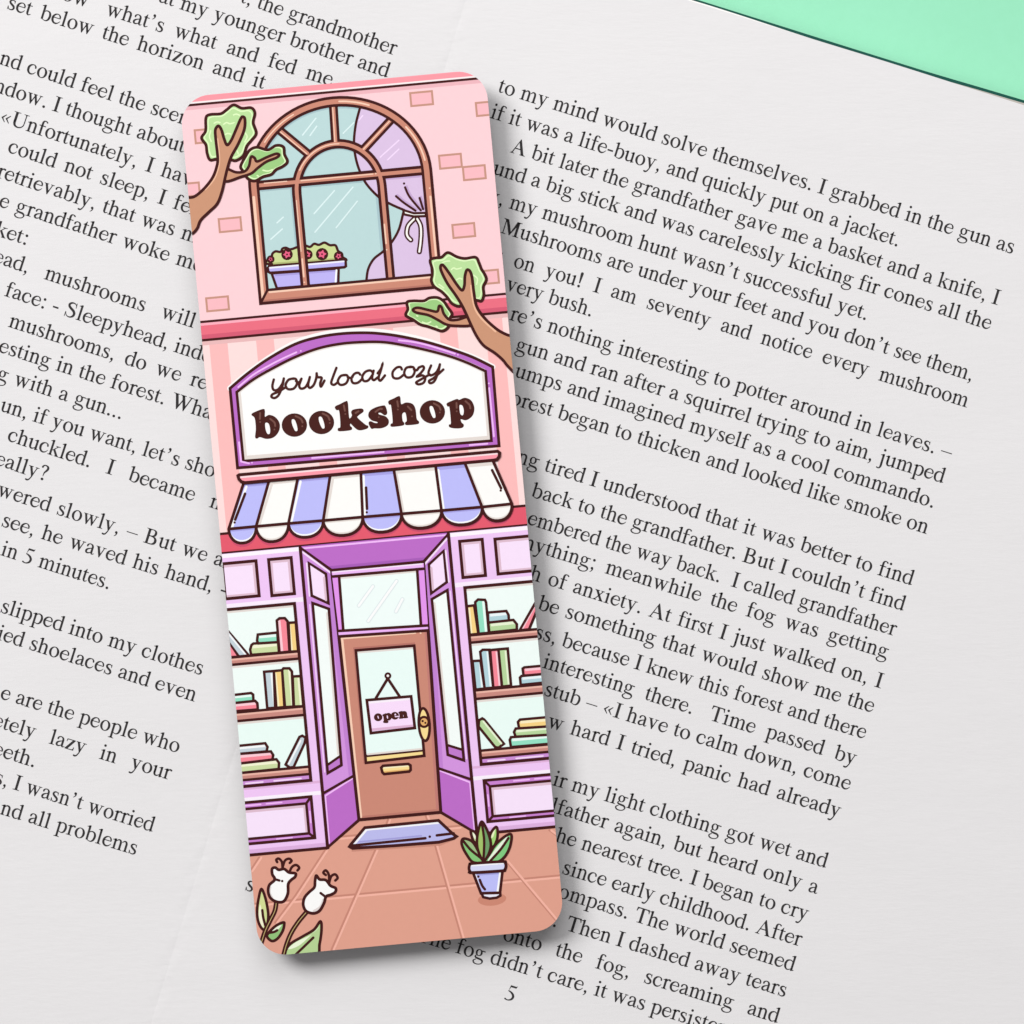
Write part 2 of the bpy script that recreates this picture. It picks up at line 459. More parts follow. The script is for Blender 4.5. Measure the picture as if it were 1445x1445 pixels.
para(LP, ("wered slowly, _ But we ", (-5.6,698.6), (299.5,796), 'are'), ("see, he waved his hand", (0.5,742), (290.8,833.8), ', -'), ("in 5 minutes.", (-0.5,782.8), (154,832)))
para(LP, ("slipped into my clothes", (-1,863.5), (284.5,953)), ("ied shoelaces and even", (-6,901.5), (274.5,990.2)))
para(LP, ("e are the people who", (-1,985.5), (251.5,1062.7)), ("etely  lazy  in  your", (-11.5,1024.5), (238.8,1100.5)), ("eeth.", (-12,1064.5), (49,1083.2)))
para(LP, ("s, I wasn't worried", (-9.5,1105), (215,1174)), ("nd all problems", (-1.2,1148.3), (191.5,1206.8)))

para(RP, ("to my mind would solve themselves. I grabbed in the gun as", (701.2,129.4), (1429,358.6)), ("if it was a life-buoy, and quickly put on a jacket.", (690.5,165.8), (1267.5,348.4)))
para(RP, ("A bit later the grandfather gave me a basket and a knife, I", (719,214.4), (1407.8,430.5)), ("und a big stick and was carelessly kicking fir cones all the", (694.5,245), (1396.5,465.8)),
     ("y, my mushroom hunt wasn't successful yet.", (687,284), (1223,452.2)))
para(RP, ("Mushrooms are under your feet and you don't see them,", (705.3,327.8), (1371.5,538)), ("on  you!  I  am  seventy  and  notice  every  mushroom", (723,376.2), (1364,575)), ("very bush.", (712.3,408.6), (834.8,447.2)), (".", (703.3,357.8)))
para(RP, ("re's nothing interesting to potter around in leaves. _", (718,450.8), (1341,647.5)), ("gun and ran after a squirrel trying to aim, jumped", (726,494.4), (1330.6,681.8)),
     ("umps and imagined myself as a cool commando.", (725,531.2), (1317.5,717.2)), ("orest began to thicken and looked like smoke on", (718.3,569.3), (1307.6,753.6)))
para(RP, ("ng tired I understood that it was better to find", (728,652.4), (1286.4,826)), ("back to the grandfather. But I couldn't find", (748.3,700.4), (1274.6,862)),
     ("embered the way back.  I called grandfather", (742.8,739.2), (1262,897.4)), ("nything; meanwhile the fog was getting", (737,773.3), (1251.5,929.6)),
     ("h of anxiety. At first I just walked on, I", (746.3,817), (1243,971.4)), ("be something that would show me the", (757.7,859.3), (1231.2,1006)),
     ("ss, because I knew this forest and there", (752.8,900), (1220,1043)), ("interesting  there.   Time  passed  by", (764.3,941.6), (1206,1080)),
     ("stub _ <I have to calm down, come", (766,980.5), (1198.2,1115.6)), ("w hard I tried, panic had already", (771,1025.5), (1184,1154.2)))
para(RP, ("ir my light clothing got wet and", (778.3,1107.4), (1165.2,1224.8)), ("lfather again, but heard only a", (775.3,1144.9), (1152.4,1262)),
     ("he nearest tree. I began to cry", (782.6,1186.8), (1138.5,1299.4)), ("since early childhood. After", (791.6,1232.2), (1128.5,1335.4)))
para(RP, ("ompass. The world seemed", (786,1265.7), (1119.4,1370.8)), (".", (778,1306.6)), ("Then I dashed away tears", (797.2,1312), (1107.8,1407.3)), ("onto  the  fog,  screaming  and", (708,1326), (1097,1443.7)),
     ("The fog didn't care, it was", (586.5,1327), (908.8,1426), ' persistent'))
for pg, s, a in ((RP, 's', (344.5, 1255.5)),):
    para(pg, (s, a))
o = paragraph(RP, 'page_number', ("5", (710.5, 1409.3)))
o.location = -bloc

# ------------------------------------------------------------------ the bookmark
CA = math.radians(5.3)
EX = (math.cos(CA), -math.sin(CA))
EY = (math.sin(CA), math.cos(CA))
A0, B0, CW, CH, CR = 239.4, 160.4, 433.0, 1218.2, 41.0
CARD_Z = 0.0043            # height of the printed face above the page
CARD_T = 0.0007
KZ = MM_PX * (CAM_H - CARD_Z) / CAM_H
cx, cy = CW / 2, CH / 2
cpx = (A0 + cx) * EX[0] + (B0 + cy) * EY[0]
cpy = (A0 + cx) * EX[1] + (B0 + cy) * EY[1]
bm_loc = P(cpx, cpy, CARD_Z)
bookmark = empty('bookmark', 'tall rounded card bookmark printed with a pastel pink bookshop front, lying across the book', 'bookmark', bm_loc, CA)

def loc(px, py):
    return (px * EX[0] + py * EX[1] - A0, px * EY[0] + py * EY[1] - B0)

def frame(x0, y0, wd):
    k = wd / 1445.0
    def f(s):
        n = [float(t) for t in s.replace(',', ' ').split()]
        return [loc(x0 + n[i] * k, y0 + n[i + 1] * k) for i in range(0, len(n), 2)]
    return f
fA, fB, fC, fD = frame(240, 90, 240), frame(470, 90, 240), frame(260, 310, 240), frame(490, 310, 240)
fE, fF, fG, fH = frame(300, 450, 240), frame(500, 450, 240), frame(290, 610, 240), frame(530, 610, 240)
fI, fJ, fK, fM = frame(310, 810, 160), frame(320, 960, 160), frame(640, 790, 160), frame(650, 930, 160)
fN, fO, fP, fQ = frame(420, 770, 240), frame(440, 980, 240), frame(330, 1100, 240), frame(570, 1100, 240)
fR, fS, fT, fU, fW = frame(340, 1190, 160), frame(620, 1140, 160), frame(490, 940, 140), frame(360, 330, 140), frame(300, 0, 360)
def fL(s):
    n = [float(t) for t in s.replace(',', ' ').split()]
    return [(n[i], n[i + 1]) for i in range(0, len(n), 2)]

CARD = []
for (qx, qy, a0) in ((CW - CR, CH - CR, 0), (CR, CH - CR, 90), (CR, CR, 180), (CW - CR, CR, 270)):
    for k in range(13):
        a = math.radians(a0 + k * 7.5)
        CARD.append((qx + CR * math.cos(a), qy + CR * math.sin(a)))

def clip(tri, win):
    poly = list(tri)
    n = len(win)
    for i in range(n):
        a, b = win[i], win[(i + 1) % n]
        ex, ey = b[0] - a[0], b[1] - a[1]
        out = []
        m = len(poly)
        for j in range(m):
            p, q = poly[j], poly[(j + 1) % m]
            dp = ex * (p[1] - a[1]) - ey * (p[0] - a[0])
            dq = ex * (q[1] - a[1]) - ey * (q[0] - a[0])
            if dp >= -1e-9: out.append(p)
            if (dp > 0) != (dq > 0) and abs(dp - dq) > 1e-12:
                t = dp / (dp - dq)
                if 0 < t < 1:
                    out.append((p[0] + (q[0] - p[0]) * t, p[1] + (q[1] - p[1]) * t, (p[2] if len(p) > 2 else 0) * (1 - t) + (q[2] if len(q) > 2 else 0) * t))
        poly = out
        if len(poly) < 3: return []
    return [(poly[0], poly[i], poly[i + 1]) for i in range(1, len(poly) - 1)]

LAYERS = []
DZ = 2.4e-6
PARTS = []
class Part:
    def __init__(s, name, parent=None, label=None):
        s.name, s.parent, s.label = name, parent, label
        s.t = []
        s.obj = None
        PARTS.append(s)
    def put(s, tris, col, win=None):
        out = []
        for t in tris:
            if win: 
                for q in clip(t, win): out += clip(q, CARD)
            elif all(CR < v[0] < CW - CR and 1 < v[1] < CH - 1 for v in t):
                out.append(t)
            else:
                out += clip(t, CARD)
        if not out: return s
        xs = [v[0] for t in out for v in t]; ys = [v[1] for t in out for v in t]
        bb = (min(xs), min(ys), max(xs), max(ys))
        lv = 0
        for (b, l) in LAYERS:
            if l > lv and b[0] < bb[2] and b[2] > bb[0] and b[1] < bb[3] and b[3] > bb[1]: lv = l
        LAYERS.append((bb, lv + 1))
        s.t.append((out, col, lv + 1))
        return s
    def fill(s, pts, col, smooth=False, win=None):
        if smooth: pts = catmull(pts, 6, True)
        return s.put(tess(pts), col, win)
    def line(s, pts, wd=3.5, col=None, smooth=False, closed=False, win=None):
        if smooth: pts = catmull(pts, 7, closed)
        return s.put(strip([(p[0], p[1], wd * (1.13 if col in (None, BR) else 1.0)) for p in pts], closed), col or BR, win)
    def shape(s, pts, col, wd=3.5, smooth=False, win=None):
        s.fill(pts, col, smooth, win)
        return s.line(pts, wd, BR, smooth, True, win)
    def dot(s, p, r, col=None):
        return s.fill([(p[0] + r * math.cos(k * .5236), p[1] + r * math.sin(k * .5236)) for k in range(12)], col or BR)
    def build(s):
        V, F, M, idx, mats = [], [], [], {}, []
        for tris, col, lv in s.t:
            if col not in mats: mats.append(col)
            mi = mats.index(col)
            for t in tris:
                q = []
                for v in t:
                    f = v[2] if len(v) > 2 else 0.0
                    kk = (round(v[0], 3), round(v[1], 3), lv, round(f, 3))
                    if kk not in idx:
                        idx[kk] = len(V)
                        V.append(((v[0] - cx) * KZ, -(v[1] - cy) * KZ, (lv + 0.9 * f) * DZ))
                    q.append(idx[kk])
                if len(set(q)) == 3:
                    a, b, c = (V[k] for k in q)
                    ar = (b[0] - a[0]) * (c[1] - a[1]) - (b[1] - a[1]) * (c[0] - a[0])
                    if abs(ar) > 1e-14:
                        F.append(tuple(q) if ar > 0 else (q[0], q[2], q[1])); M.append(mi)
        par = bookmark if s.parent is None else s.parent.obj
        s.obj = mesh_obj(s.name, V, F, [ink(c) for c in mats], M, par)
        if s.label: s.obj['label'] = s.label

def rect(u0, v0, u1, v1):
    return [(u0, v0), (u1, v0), (u1, v1), (u0, v1)]
def rrect(u0, v0, u1, v1, r):
    return [(qx + r * math.cos(math.radians(a + k * 22.5)), qy + r * math.sin(math.radians(a + k * 22.5)))
            for qx, qy, a in ((u1 - r, v1 - r, 0), (u0 + r, v1 - r, 90), (u0 + r, v0 + r, 180), (u1 - r, v0 + r, 270)) for k in range(5)]
def ell(c, rx, ry, rot=0.0, n=28, a0=0, a1=360):
    out = []
    full = a1 - a0 == 360
    for k in range(n + (0 if full else 1)):
        a = math.radians(a0 + (a1 - a0) * k / n)
        x, y = rx * math.cos(a), ry * math.sin(a)
        out.append((c[0] + x * math.cos(rot) - y * math.sin(rot), c[1] + x * math.sin(rot) + y * math.cos(rot)))
    return out

BR = (66, 21, 20)
WHITE = (255, 255, 255)
# palette of the print
PINK, PINKD, PINKB = (255, 211, 216), (240, 184, 192), (251, 190, 197)
BAND, BANDD, BANDL = (238, 113, 132), (216, 94, 118), (255, 176, 192)
STR_L, STR_D = (255, 224, 222), (255, 191, 190)
WOOD, WOODL, WOODD = (207, 139, 118), (250, 208, 184), (184, 118, 104)
GLASS, GLASSL, GLASSD = (190, 219, 219), (224, 245, 245), (165, 196, 200)
LAV, LAVD = (222, 197, 230), (200, 170, 212)
BLUE, BLUED = (192, 192, 253), (170, 165, 232)
LEAF, LEAFL, LEAF2 = (190, 227, 160), (228, 252, 196), (160, 207, 132)
BARK, BARKL = (206, 151, 120), (243, 190, 158)
PURP, PURPL, PURPD = (191, 110, 202), (246, 190, 252), (170, 95, 186)
LIL, LILP, LILD = (243, 202, 248), (252, 229, 254), (226, 192, 210)
JAMB = (214, 150, 226)
MINTW = (244, 255, 251)
SHADE = (232, 222, 216)
DOOR, DOORL = (206, 139, 120), (253, 210, 184)
GOLD, GOLDD = (252, 224, 150), (232, 178, 110)
FLOOR, FLOORD, FLOORL = (227, 163, 143), (203, 138, 120), (247, 184, 166)

card_mat = paper('grey_card_stock', (0.30, 0.29, 0.29), (0.36, 0.35, 0.35), 0.8, 700, 0.1)
# the card itself, a thin solid with rounded corners
def card():
    n = len(CARD)
    V = [((x - cx) * KZ, -(y - cy) * KZ, 0) for x, y in CARD] + [((x - cx) * KZ, -(y - cy) * KZ, -CARD_T) for x, y in CARD]
    F = [tuple(reversed(range(n))), tuple(range(n, 2 * n))]
    for i in range(n):
        j = (i + 1) % n
        F.append((i, j, n + j, n + i))
    mesh_obj('card', V, F, [card_mat], None, bookmark)
card()

# --- upper wall
wall = Part('upper_wall')
wall.fill(rect(-2, -2, 435, 318), PINK)
wall.fill(rect(-2, 13, 435, 19), PINKD)
eaves = Part('eaves_band')
eaves.fill(rect(-2, -2, 435, 9), (255, 156, 167))
eaves.fill(rect(-2, 8, 435, 10.6), (255, 240, 240))
eaves.fill(rect(-2, 10.4, 435, 13.8), BR)
for f, c in ((fA, '510 1367'), (fA, '306 612'), (fA, '156 1072'), (fB, '752 296'), (fB, '1310 380'), (fB, '997 828'), (fB, '1200 925'), (fD, '990 92'), (fD, '1192 488'), (fC, '283 715')):
    u, v = f(c)[0]
    b = Part('brick', wall)
    b.fill(rect(u - 15.4, v - 9.2, u + 15.4, v + 9.2), PINKB)
    b.line(rect(u - 15.4, v - 9.2, u + 15.4, v + 9.2), 2.9, (202, 150, 132), closed=True)

# --- arched window
def archpts(c, sp, rx, ry, bottom, n=40):
    return [(c - rx, bottom)] + [(c - rx * math.cos(math.pi * k / n), sp - ry * math.sin(math.pi * k / n)) for k in range(n + 1)] + [(c + rx, bottom)]
WC = 215.4
win_ = Part('arched_window')
OUT = archpts(WC, 135, 128.3, 114.6, 300)
INN = archpts(WC, 135, 116.8, 103.6, 282)
win_.fill(OUT, WOOD)
pane = Part('window_glass', win_)
pane.fill(INN, GLASS)
pane.line(INN[1:-1], 9, (170, 198, 204))
for q in ([(145, 140), (145, 282)], [(264.5, 140), (264.5, 282)], [(164, 138), (268, 138)]):
    pane.line(q, 3.5, (170, 198, 204))
pane.line([(212.7 - 54 * math.cos(math.pi * k / 20), 150 - 58 * math.sin(math.pi * k / 20)) for k in range(2, 19)], 3.5, (170, 198, 204))
cur = Part('curtain', win_)
cu = fW('835,600 812,700 800,800 808,880 830,960 870,1040 940,1115 1010,1157 1085,1190 1212,1206 1200,960 1165,850 1090,750 1000,670 900,612')
cur.fill(cu, LAV, True)
cl = fW('1078,1210 1055,1300') + fD('375,195 305,270 225,335 178,420 163,516 720,482 712,0') + fW('1212,1215')
cur.fill(cl, LAV)
cur.line(fW('838,600 812,700 801,800 808,880 830,960 870,1040 940,1115 1010,1157 1085,1190'), 3.2, BR, True)
cur.line(fW('1080,1205 1055,1300') + fD('375,195 305,270 225,335 178,420 163,516'), 3.2, BR, True)
for s in ('535,1125 600,1180 700,1248', '612,1050 650,1130 745,1245', '735,1140 765,1235'):
    p = fB(s)
    cur.line([(x + 2, y - 1.5) for x, y in p], 3, LAVD, True)
    cur.line(p, 2.9, BR, True)
cur.dot(fB('603,1017')[0], 1.7)
tie = Part('curtain_tie', win_, 'white ribbon tied round the lilac curtain')
tie.shape(fW('1080,1190 1084,1214 1140,1226 1208,1224 1208,1206 1140,1208'), (255, 252, 246), 3)
for p in (fB('690,1318 640,1372 626,1430') + fD('513,142 540,172'), fB('715,1318 742,1372 748,1440') + fD('622,200 612,272')):
    tie.line(p, 6.6, BR, True)
    tie.line(p, 2.7, (255, 252, 246), True)
fl = Part('flower_box', win_, 'lilac flower box with pink flowers behind the glass')
fl.shape(fU('195,440 178,380 240,325 255,285 300,255 370,262 400,215 450,203 515,226 620,192 730,172 800,190 860,145 930,160 1010,128 1090,165 1170,168 1210,250 1262,285 1272,335 1290,395 700,430'), (207, 220, 150), 3.2, True)
fl.fill(fU('260,420 1200,350 1200,375 262,445'), (182, 188, 122))
for c, r in (('465,300', 8.2), ('975,296', 8.8), ('765,300', 7.2), ('226,370', 5.6), ('1215,325', 6.8)):
    q = fU(c)[0]
    fl.fill(ell(q, r, r, n=14), BR)
    star = [(q[0] + (r - 2.6) * (1.0 if k % 2 == 0 else 0.62) * math.cos(k * math.pi / 5 + r), q[1] + (r - 2.6) * (1.0 if k % 2 == 0 else 0.62) * math.sin(k * math.pi / 5 + r)) for k in range(10)]
    fl.fill(star, (236, 98, 134), True)
    fl.dot(q, 1.3)
fl.shape(fU('240,575 1216,505 1212,720 318,795'), (192, 182, 246), 3.3)
fl.fill(fU('285,590 1195,525 1195,548 292,618'), (172, 160, 226))
fl.line(fU('1185,530 1172,700'), 2.6, WHITE)
fl.shape(fU('185,500 205,472 700,432 1290,382 1318,400 1322,470 1300,486 700,535 220,568 190,550'), (192, 182, 246), 3.4)
fl.line(fU('215,495 1290,402'), 2.4, (245, 242, 255))
# reflections on the glass
for s in ('575,1210 690,1080', '580,1315 795,1060', '700,1290 820,1140', '510,765 585,670', '552,768 590,715', '365,1262 400,1230', '330,1355 395,1297', '740,755 800,695'):
    pane.line(fW(s), 2.0, GLASSL)
for s in ('950,890 1055,795', '992,905 1055,845', '830,680 850,655'):
    pane.line(fW(s), 2.0, (246, 222, 252))
fr = Part('window_frame', win_)
# shade that the drawing puts beside the bars
fr.line([(WC - 112, 140.8), (WC + 30, 141)], 4, (168, 196, 202))
fr.line([(WC + 66, 141), (WC + 112, 141.5)], 4, LAVD)
bars = [[(98, 134), (333, 134)], fA('925,560 1168,761'), fB('485,484 254,733'), [(215.2, 28), (213.6, 84)]]
ia = [(212.7 - 60.3, 282)] + [(212.7 - 60.3 * math.cos(math.pi * k / 30), 150 - 64.5 * math.sin(math.pi * k / 30)) for k in range(31)] + [(212.7 + 60.3, 282)]
for b in bars[1:]:
    fr.line(b, 11.2, BR)
fr.line(ia, 12, BR)
fr.line(bars[0], 12.2, BR)
for b in bars[1:]:
    fr.line(b, 4.8, WOOD)
    fr.line([(b[0][0] - 1.0, b[0][1] + .6), (b[1][0] - 1.0, b[1][1] + .6)], 1.5, WOODL)
fr.line(ia, 5.2, WOOD)
fr.line(bars[0], 5.2, WOOD)
fr.line([(160, 132.8), (262, 132.8)], 1.6, WOODL)
fr.line([(x - 0.9, y) for x, y in ia[6:18]], 1.6, WOODL)
fr.line([(271.4, 205), (271.4, 232)], 2.2, WOODL)
fr.line([(151.5, 243), (151.5, 268)], 2.2, WOODL)
# surround
rim = [p for p in OUT]
inn = [p for p in INN]
T = []
for k in range(len(OUT) - 1):
    T += [(OUT[k], INN[k], INN[k + 1]), (OUT[k], INN[k + 1], OUT[k + 1])]
fr.put(T, WOOD)
fr.fill([(WC - 128.3, 300), (WC - 116.8, 282), (WC + 116.8, 282), (WC + 128.3, 300)], WOOD)
fr.line([(WC - 114, 285.2), (WC + 116, 285.2)], 3, WOODL)
fr.line([(WC - 124, 297), (WC + 126, 297)], 3.2, WOODD)
fr.line([(WC - 124, 292), (WC - 124, 150)], 4, WOODL)
fr.line([(WC + 124.4, 292), (WC + 124.4, 172)], 3, WOODL)
fr.line([(WC + 122.5 * math.cos(a), 135 - 109 * math.sin(a)) for a in [math.radians(t) for t in range(8, 40, 4)]], 2.4, WOODL)
fr.line([(WC + 122.5 * math.cos(a), 135 - 109 * math.sin(a)) for a in [math.radians(t) for t in range(66, 88, 4)]], 2.4, WOODL)
fr.line([(WC + 122.5 * math.cos(a), 135 - 109 * math.sin(a)) for a in [math.radians(t) for t in range(118, 150, 4)]], 1.8, WOODL)
fr.line([(108, 131.6), (140, 131.8)], 1.5, WOODL)
for u_, v_ in ((WC + 124.4, 160), (271.4, 241), (151.5, 276), (266, 132.6)):
    fr.dot((u_, v_), 1.1, WOODL)
fr.line([(151.0, 160), (151.0, 232)], 1.3, WOODL)
fr.line(OUT, 3.6, BR, closed=True)
fr.line(INN, 3.4, BR, closed=True)
fr.line([(WC - 128.3, 300), (WC - 116.8, 282)], 3.2, BR)
fr.line([(WC + 128.3, 300), (WC + 116.8, 282)], 3.2, BR)

# --- red cornice and striped wall below it
stw = Part('striped_wall')
stw.fill(rect(-2, 340, 435, 622), STR_L)
for a, b in ((9.8, 35.5), (76, 101), (149, 174), (244.5, 270), (335, 360), (400, 424.5)):
    stw.fill(rect(a, 340, b, 620), STR_D)
stw.fill(rect(-2, 345, 435, 351.5), (236, 188, 188))
cor = Part('cornice')
cor.fill(rect(-2, 317, 435, 345), BAND)
cor.fill(rect(-2, 319.5, 435, 323.6), BANDL)
cor.fill(rect(-2, 336.5, 435, 343), BANDD)
cor.fill(rect(-2, 316.6, 435, 320), BR)
cor.fill(rect(-2, 342.4, 435, 346), BR)

# --- shop sign
sg = Part('shop_sign')
so = fE('148,590 300,462 480,335 700,215 900,155 1100,125 1300,118') + fF('250,128 400,150 600,193 800,252 1000,323 1175,408')
so_s = catmull(so, 6) + fF('1230,1078') + fE('212,1266')
si = fE('205,622 350,512 520,415 700,325 900,250 1100,210 1300,196') + fF('250,198 400,220 600,262 800,315 960,373 1115,445')
si_s = catmull(si, 6) + fF('1165,1035') + fE('262,1208')
sg.line([(x, y - 2.6 * math.sin(math.pi * max(0.0, min(1.0, (x - 76) / 286.0))) ) for x, y in catmull(so, 6)], 8.2, (255, 252, 250))
sg.fill(so_s, PURP)
brd = Part('sign_board', sg)
brd.fill(si_s, (255, 254, 253))
def inset(pts, d):
    c0 = sum(p[0] for p in pts) / len(pts), sum(p[1] for p in pts) / len(pts)
    return [(x + (c0[0] - x) * d, y + (c0[1] - y) * d * 2.2) for x, y in pts]
brd.line(inset(si_s, 0.016), 5.5, SHADE, closed=True)
sg.line(so_s, 3.7, BR, closed=True)
sg.line(si_s, 3.5, BR, closed=True)
for s, f in (('218,580 350,472 500,386 600,335 712,284', fE), ('378,182 500,196 640,228 855,296', fF), ('1146,588 1186,998', fF), ('225,1048 242,1212 310,1228', fE), ('845,1182 1440,1132', fE), ('0,1152 250,1131', fF), ('980,1072 1130,1060', fF)):
    sg.line(f(s), 2.5, PURPL, s.count(',') > 2 and '1212' not in s)
for s, f in (('750,272', fE), ('880,305', fF), ('1143,548', fF), ('335,1222', fE)):
    sg.dot(f(s)[0], 1.2, PURPL)
scr = Part('script_lettering', sg, 'thin brown script reading your local cozy')
for f, s in ((fE, '520,515 508,570 520,604 555,600 590,555 605,510'), (fE, '605,506 592,575 562,645 528,672 500,662 510,640 560,618 625,578'),
             (fE, '690,506 645,518 620,562 640,596 688,592 716,552 708,512 680,508'), (fE, '708,528 735,540 752,512'), (fE, '755,508 736,565 750,592 786,582 812,540 826,494'), (fE, '826,494 812,560 826,586 858,562 880,505 884,462'),
             (fE, '884,466 892,494 926,500 914,548 922,574 950,524'), (fE, '1052,416 1022,495 1008,545 1032,560 1066,536'),
             (fE, '1130,476 1088,486 1064,530 1086,560 1130,550 1152,510 1142,480 1120,478'), (fE, '1148,494 1175,502 1190,490'), (fE, '1254,474 1238,458 1206,466 1180,505 1192,543 1234,542 1272,508'),
             (fE, '1362,456 1338,438 1298,450 1272,490 1284,526 1322,522 1362,470'), (fE, '1368,440 1355,498 1370,520 1404,496'), (fF, '198,462 228,420 240,380 224,440 206,500 222,524 260,480'),
             (fF, '404,430 392,410 360,414 326,452 332,498 376,505 420,474'), (fF, '482,406 440,418 424,462 446,496 490,490 512,450 502,412 470,410'), (fF, '506,428 530,436 546,416'),
             (fF, '546,414 582,402 590,424 562,462 532,490 578,480 602,502 588,542 546,556 526,540 566,514 640,472'), (fF, '652,396 630,456 648,480 690,460 716,420 727,386'), (fF, '727,386 710,460 680,528 646,546 636,526 680,498 756,430')):
    scr.line(f(s), 3.65, (74, 30, 26), True)
COCO, COCOL = (72, 30, 25), (118, 78, 70)
big = Part('bold_lettering', sg, 'heavy dark brown letters reading bookshop')
BIG_O = [(math.cos(k * math.pi / 14) * 103, math.sin(k * math.pi / 14) * 95) for k in range(28)]
BIG_C = [(-20, -47), (2, -44), (20, 0), (26, 44), (8, 50), (-10, 18), (-22, -20)]
def raw(s):
    n = [float(t) for t in s.replace(',', ' ').split()]
    return [(n[i], n[i + 1]) for i in range(0, len(n), 2)]
def letter(part, body, hole, f, rnd_=True):
    g = lambda q: f(' '.join('%f %f' % p for p in q))
    part.fill(g(body), COCO, rnd_)
    part.line(g(body), 1.6, COCO, rnd_, True)
    if hole:
        part.fill(g(hole), part.paper, True)
big.paper = (255, 254, 253)
L_B = raw('335,812 372,790 428,770 440,782 442,836 482,820 532,840 565,890 560,950 520,1000 460,1015 402,1000 378,1012 366,1000 372,930 362,842')
L_K = raw('1045,747 1088,726 1130,705 1145,716 1158,845 1188,824 1182,792 1200,774 1264,766 1277,786 1236,818 1228,842 1296,902 1318,912 1306,930 1238,940 1176,888 1164,892 1166,912 1180,926 1168,942 1078,950 1070,932 1090,914 1080,782 1054,770')
L_S = raw('124,826 134,786 182,756 244,740 262,748 275,798 258,814 226,794 202,796 208,815 262,832 288,864 278,902 230,924 170,926 146,928 126,888 138,874 172,888 200,888 196,872 150,858')
L_H = raw('295,700 336,680 372,662 386,668 396,728 440,715 490,725 515,766 526,850 545,874 534,890 448,898 435,884 450,864 440,800 420,790 402,812 406,866 420,886 408,902 322,912 313,896 330,874 316,736 298,724')
L_P = raw('790,720 830,700 872,685 892,692 940,675 990,697 1015,756 1000,820 950,856 902,848 906,880 926,902 912,922 860,926 815,918 808,902 825,884 812,750 795,740')
letter(big, L_B, raw('448,886 474,888 488,930 486,972 466,976 450,935'), fE)
letter(big, [(695 + x, 902 + y) for x, y in BIG_O], [(695 + x, 902 + y) for x, y in BIG_C], fE, False)
letter(big, [(925 + x, 880 + y) for x, y in BIG_O], [(925 + x, 880 + y) for x, y in BIG_C], fE, False)
letter(big, L_K, None, fE)
letter(big, L_S, None, fF)
letter(big, L_H, None, fF)
letter(big, [(663 + x, 790 + y) for x, y in BIG_O], [(663 + x, 790 + y) for x, y in BIG_C], fF, False)
letter(big, L_P, raw('894,736 918,738 930,780 922,818 900,804'), fF)
for f, s in ((fE, '404,800 402,850'), (fE, '490,850 525,880 532,910'), (fE, '705,826 748,848 765,880'), (fE, '935,804 978,826 994,858'), (fE, '1115,735 1124,780'), (fE, '1215,800 1240,785'),
             (fF, '180,790 215,765 235,765'), (fF, '365,700 372,745'), (fF, '455,745 485,775'), (fF, '675,718 718,742 732,772'), (fF, '868,715 870,755'), (fF, '945,700 978,730 985,760')):
    big.line(f(s), 2.6, COCOL, True)
for f, s in ((fE, '525,940'), (fE, '404,876'), (fE, '762,912'), (fE, '996,884'), (fE, '1128,808'), (fF, '208,835'), (fF, '370,770'), (fF, '490,828'), (fF, '726,795'), (fF, '870,785')):
    big.dot(f(s)[0], 1.2, COCOL)

# --- red fascia, awning
fas = Part('fascia_band')
fas.fill(rect(-2, 618, 435, 648), (231, 92, 112))
fas.fill(rect(-2, 616.8, 435, 620.4), BR)
aw = Part('awning')
top = fG('325,428 540,410 785,385 1060,362 1320,340') + fH('155,318 510,288 760,265 998,245')
bot = fG('197,822 430,800 705,775 1000,750 1335,720') + fH('220,693 560,665 905,635 1157,608')
tips = fG('308,942 560,930 848,892 1170,876') + fH('52,848 392,814 745,785 1052,750')
def scallop(i, dy=0.0):
    a, b, t = bot[i], bot[i + 1], tips[i]
    out = []
    for k in range(17):
        th = math.pi * k / 16
        m = ((a[0] + b[0]) / 2, (a[1] + b[1]) / 2)
        h = t[1] - m[1]
        x = m[0] + (a[0] - m[0]) * math.copysign(abs(math.cos(th)) ** 0.9, math.cos(th)) + (t[0] - m[0]) * math.sin(th) * 0.35
        y = m[1] + (a[1] - m[1]) * math.cos(th) + h * math.sin(th)
        out.append((x, y + dy))
    return out
for i in range(8):
    fas.fill(scallop(i, 5.5), (209, 82, 112))
fas.fill(rect(-2, 644.3, 435, 648), BR)
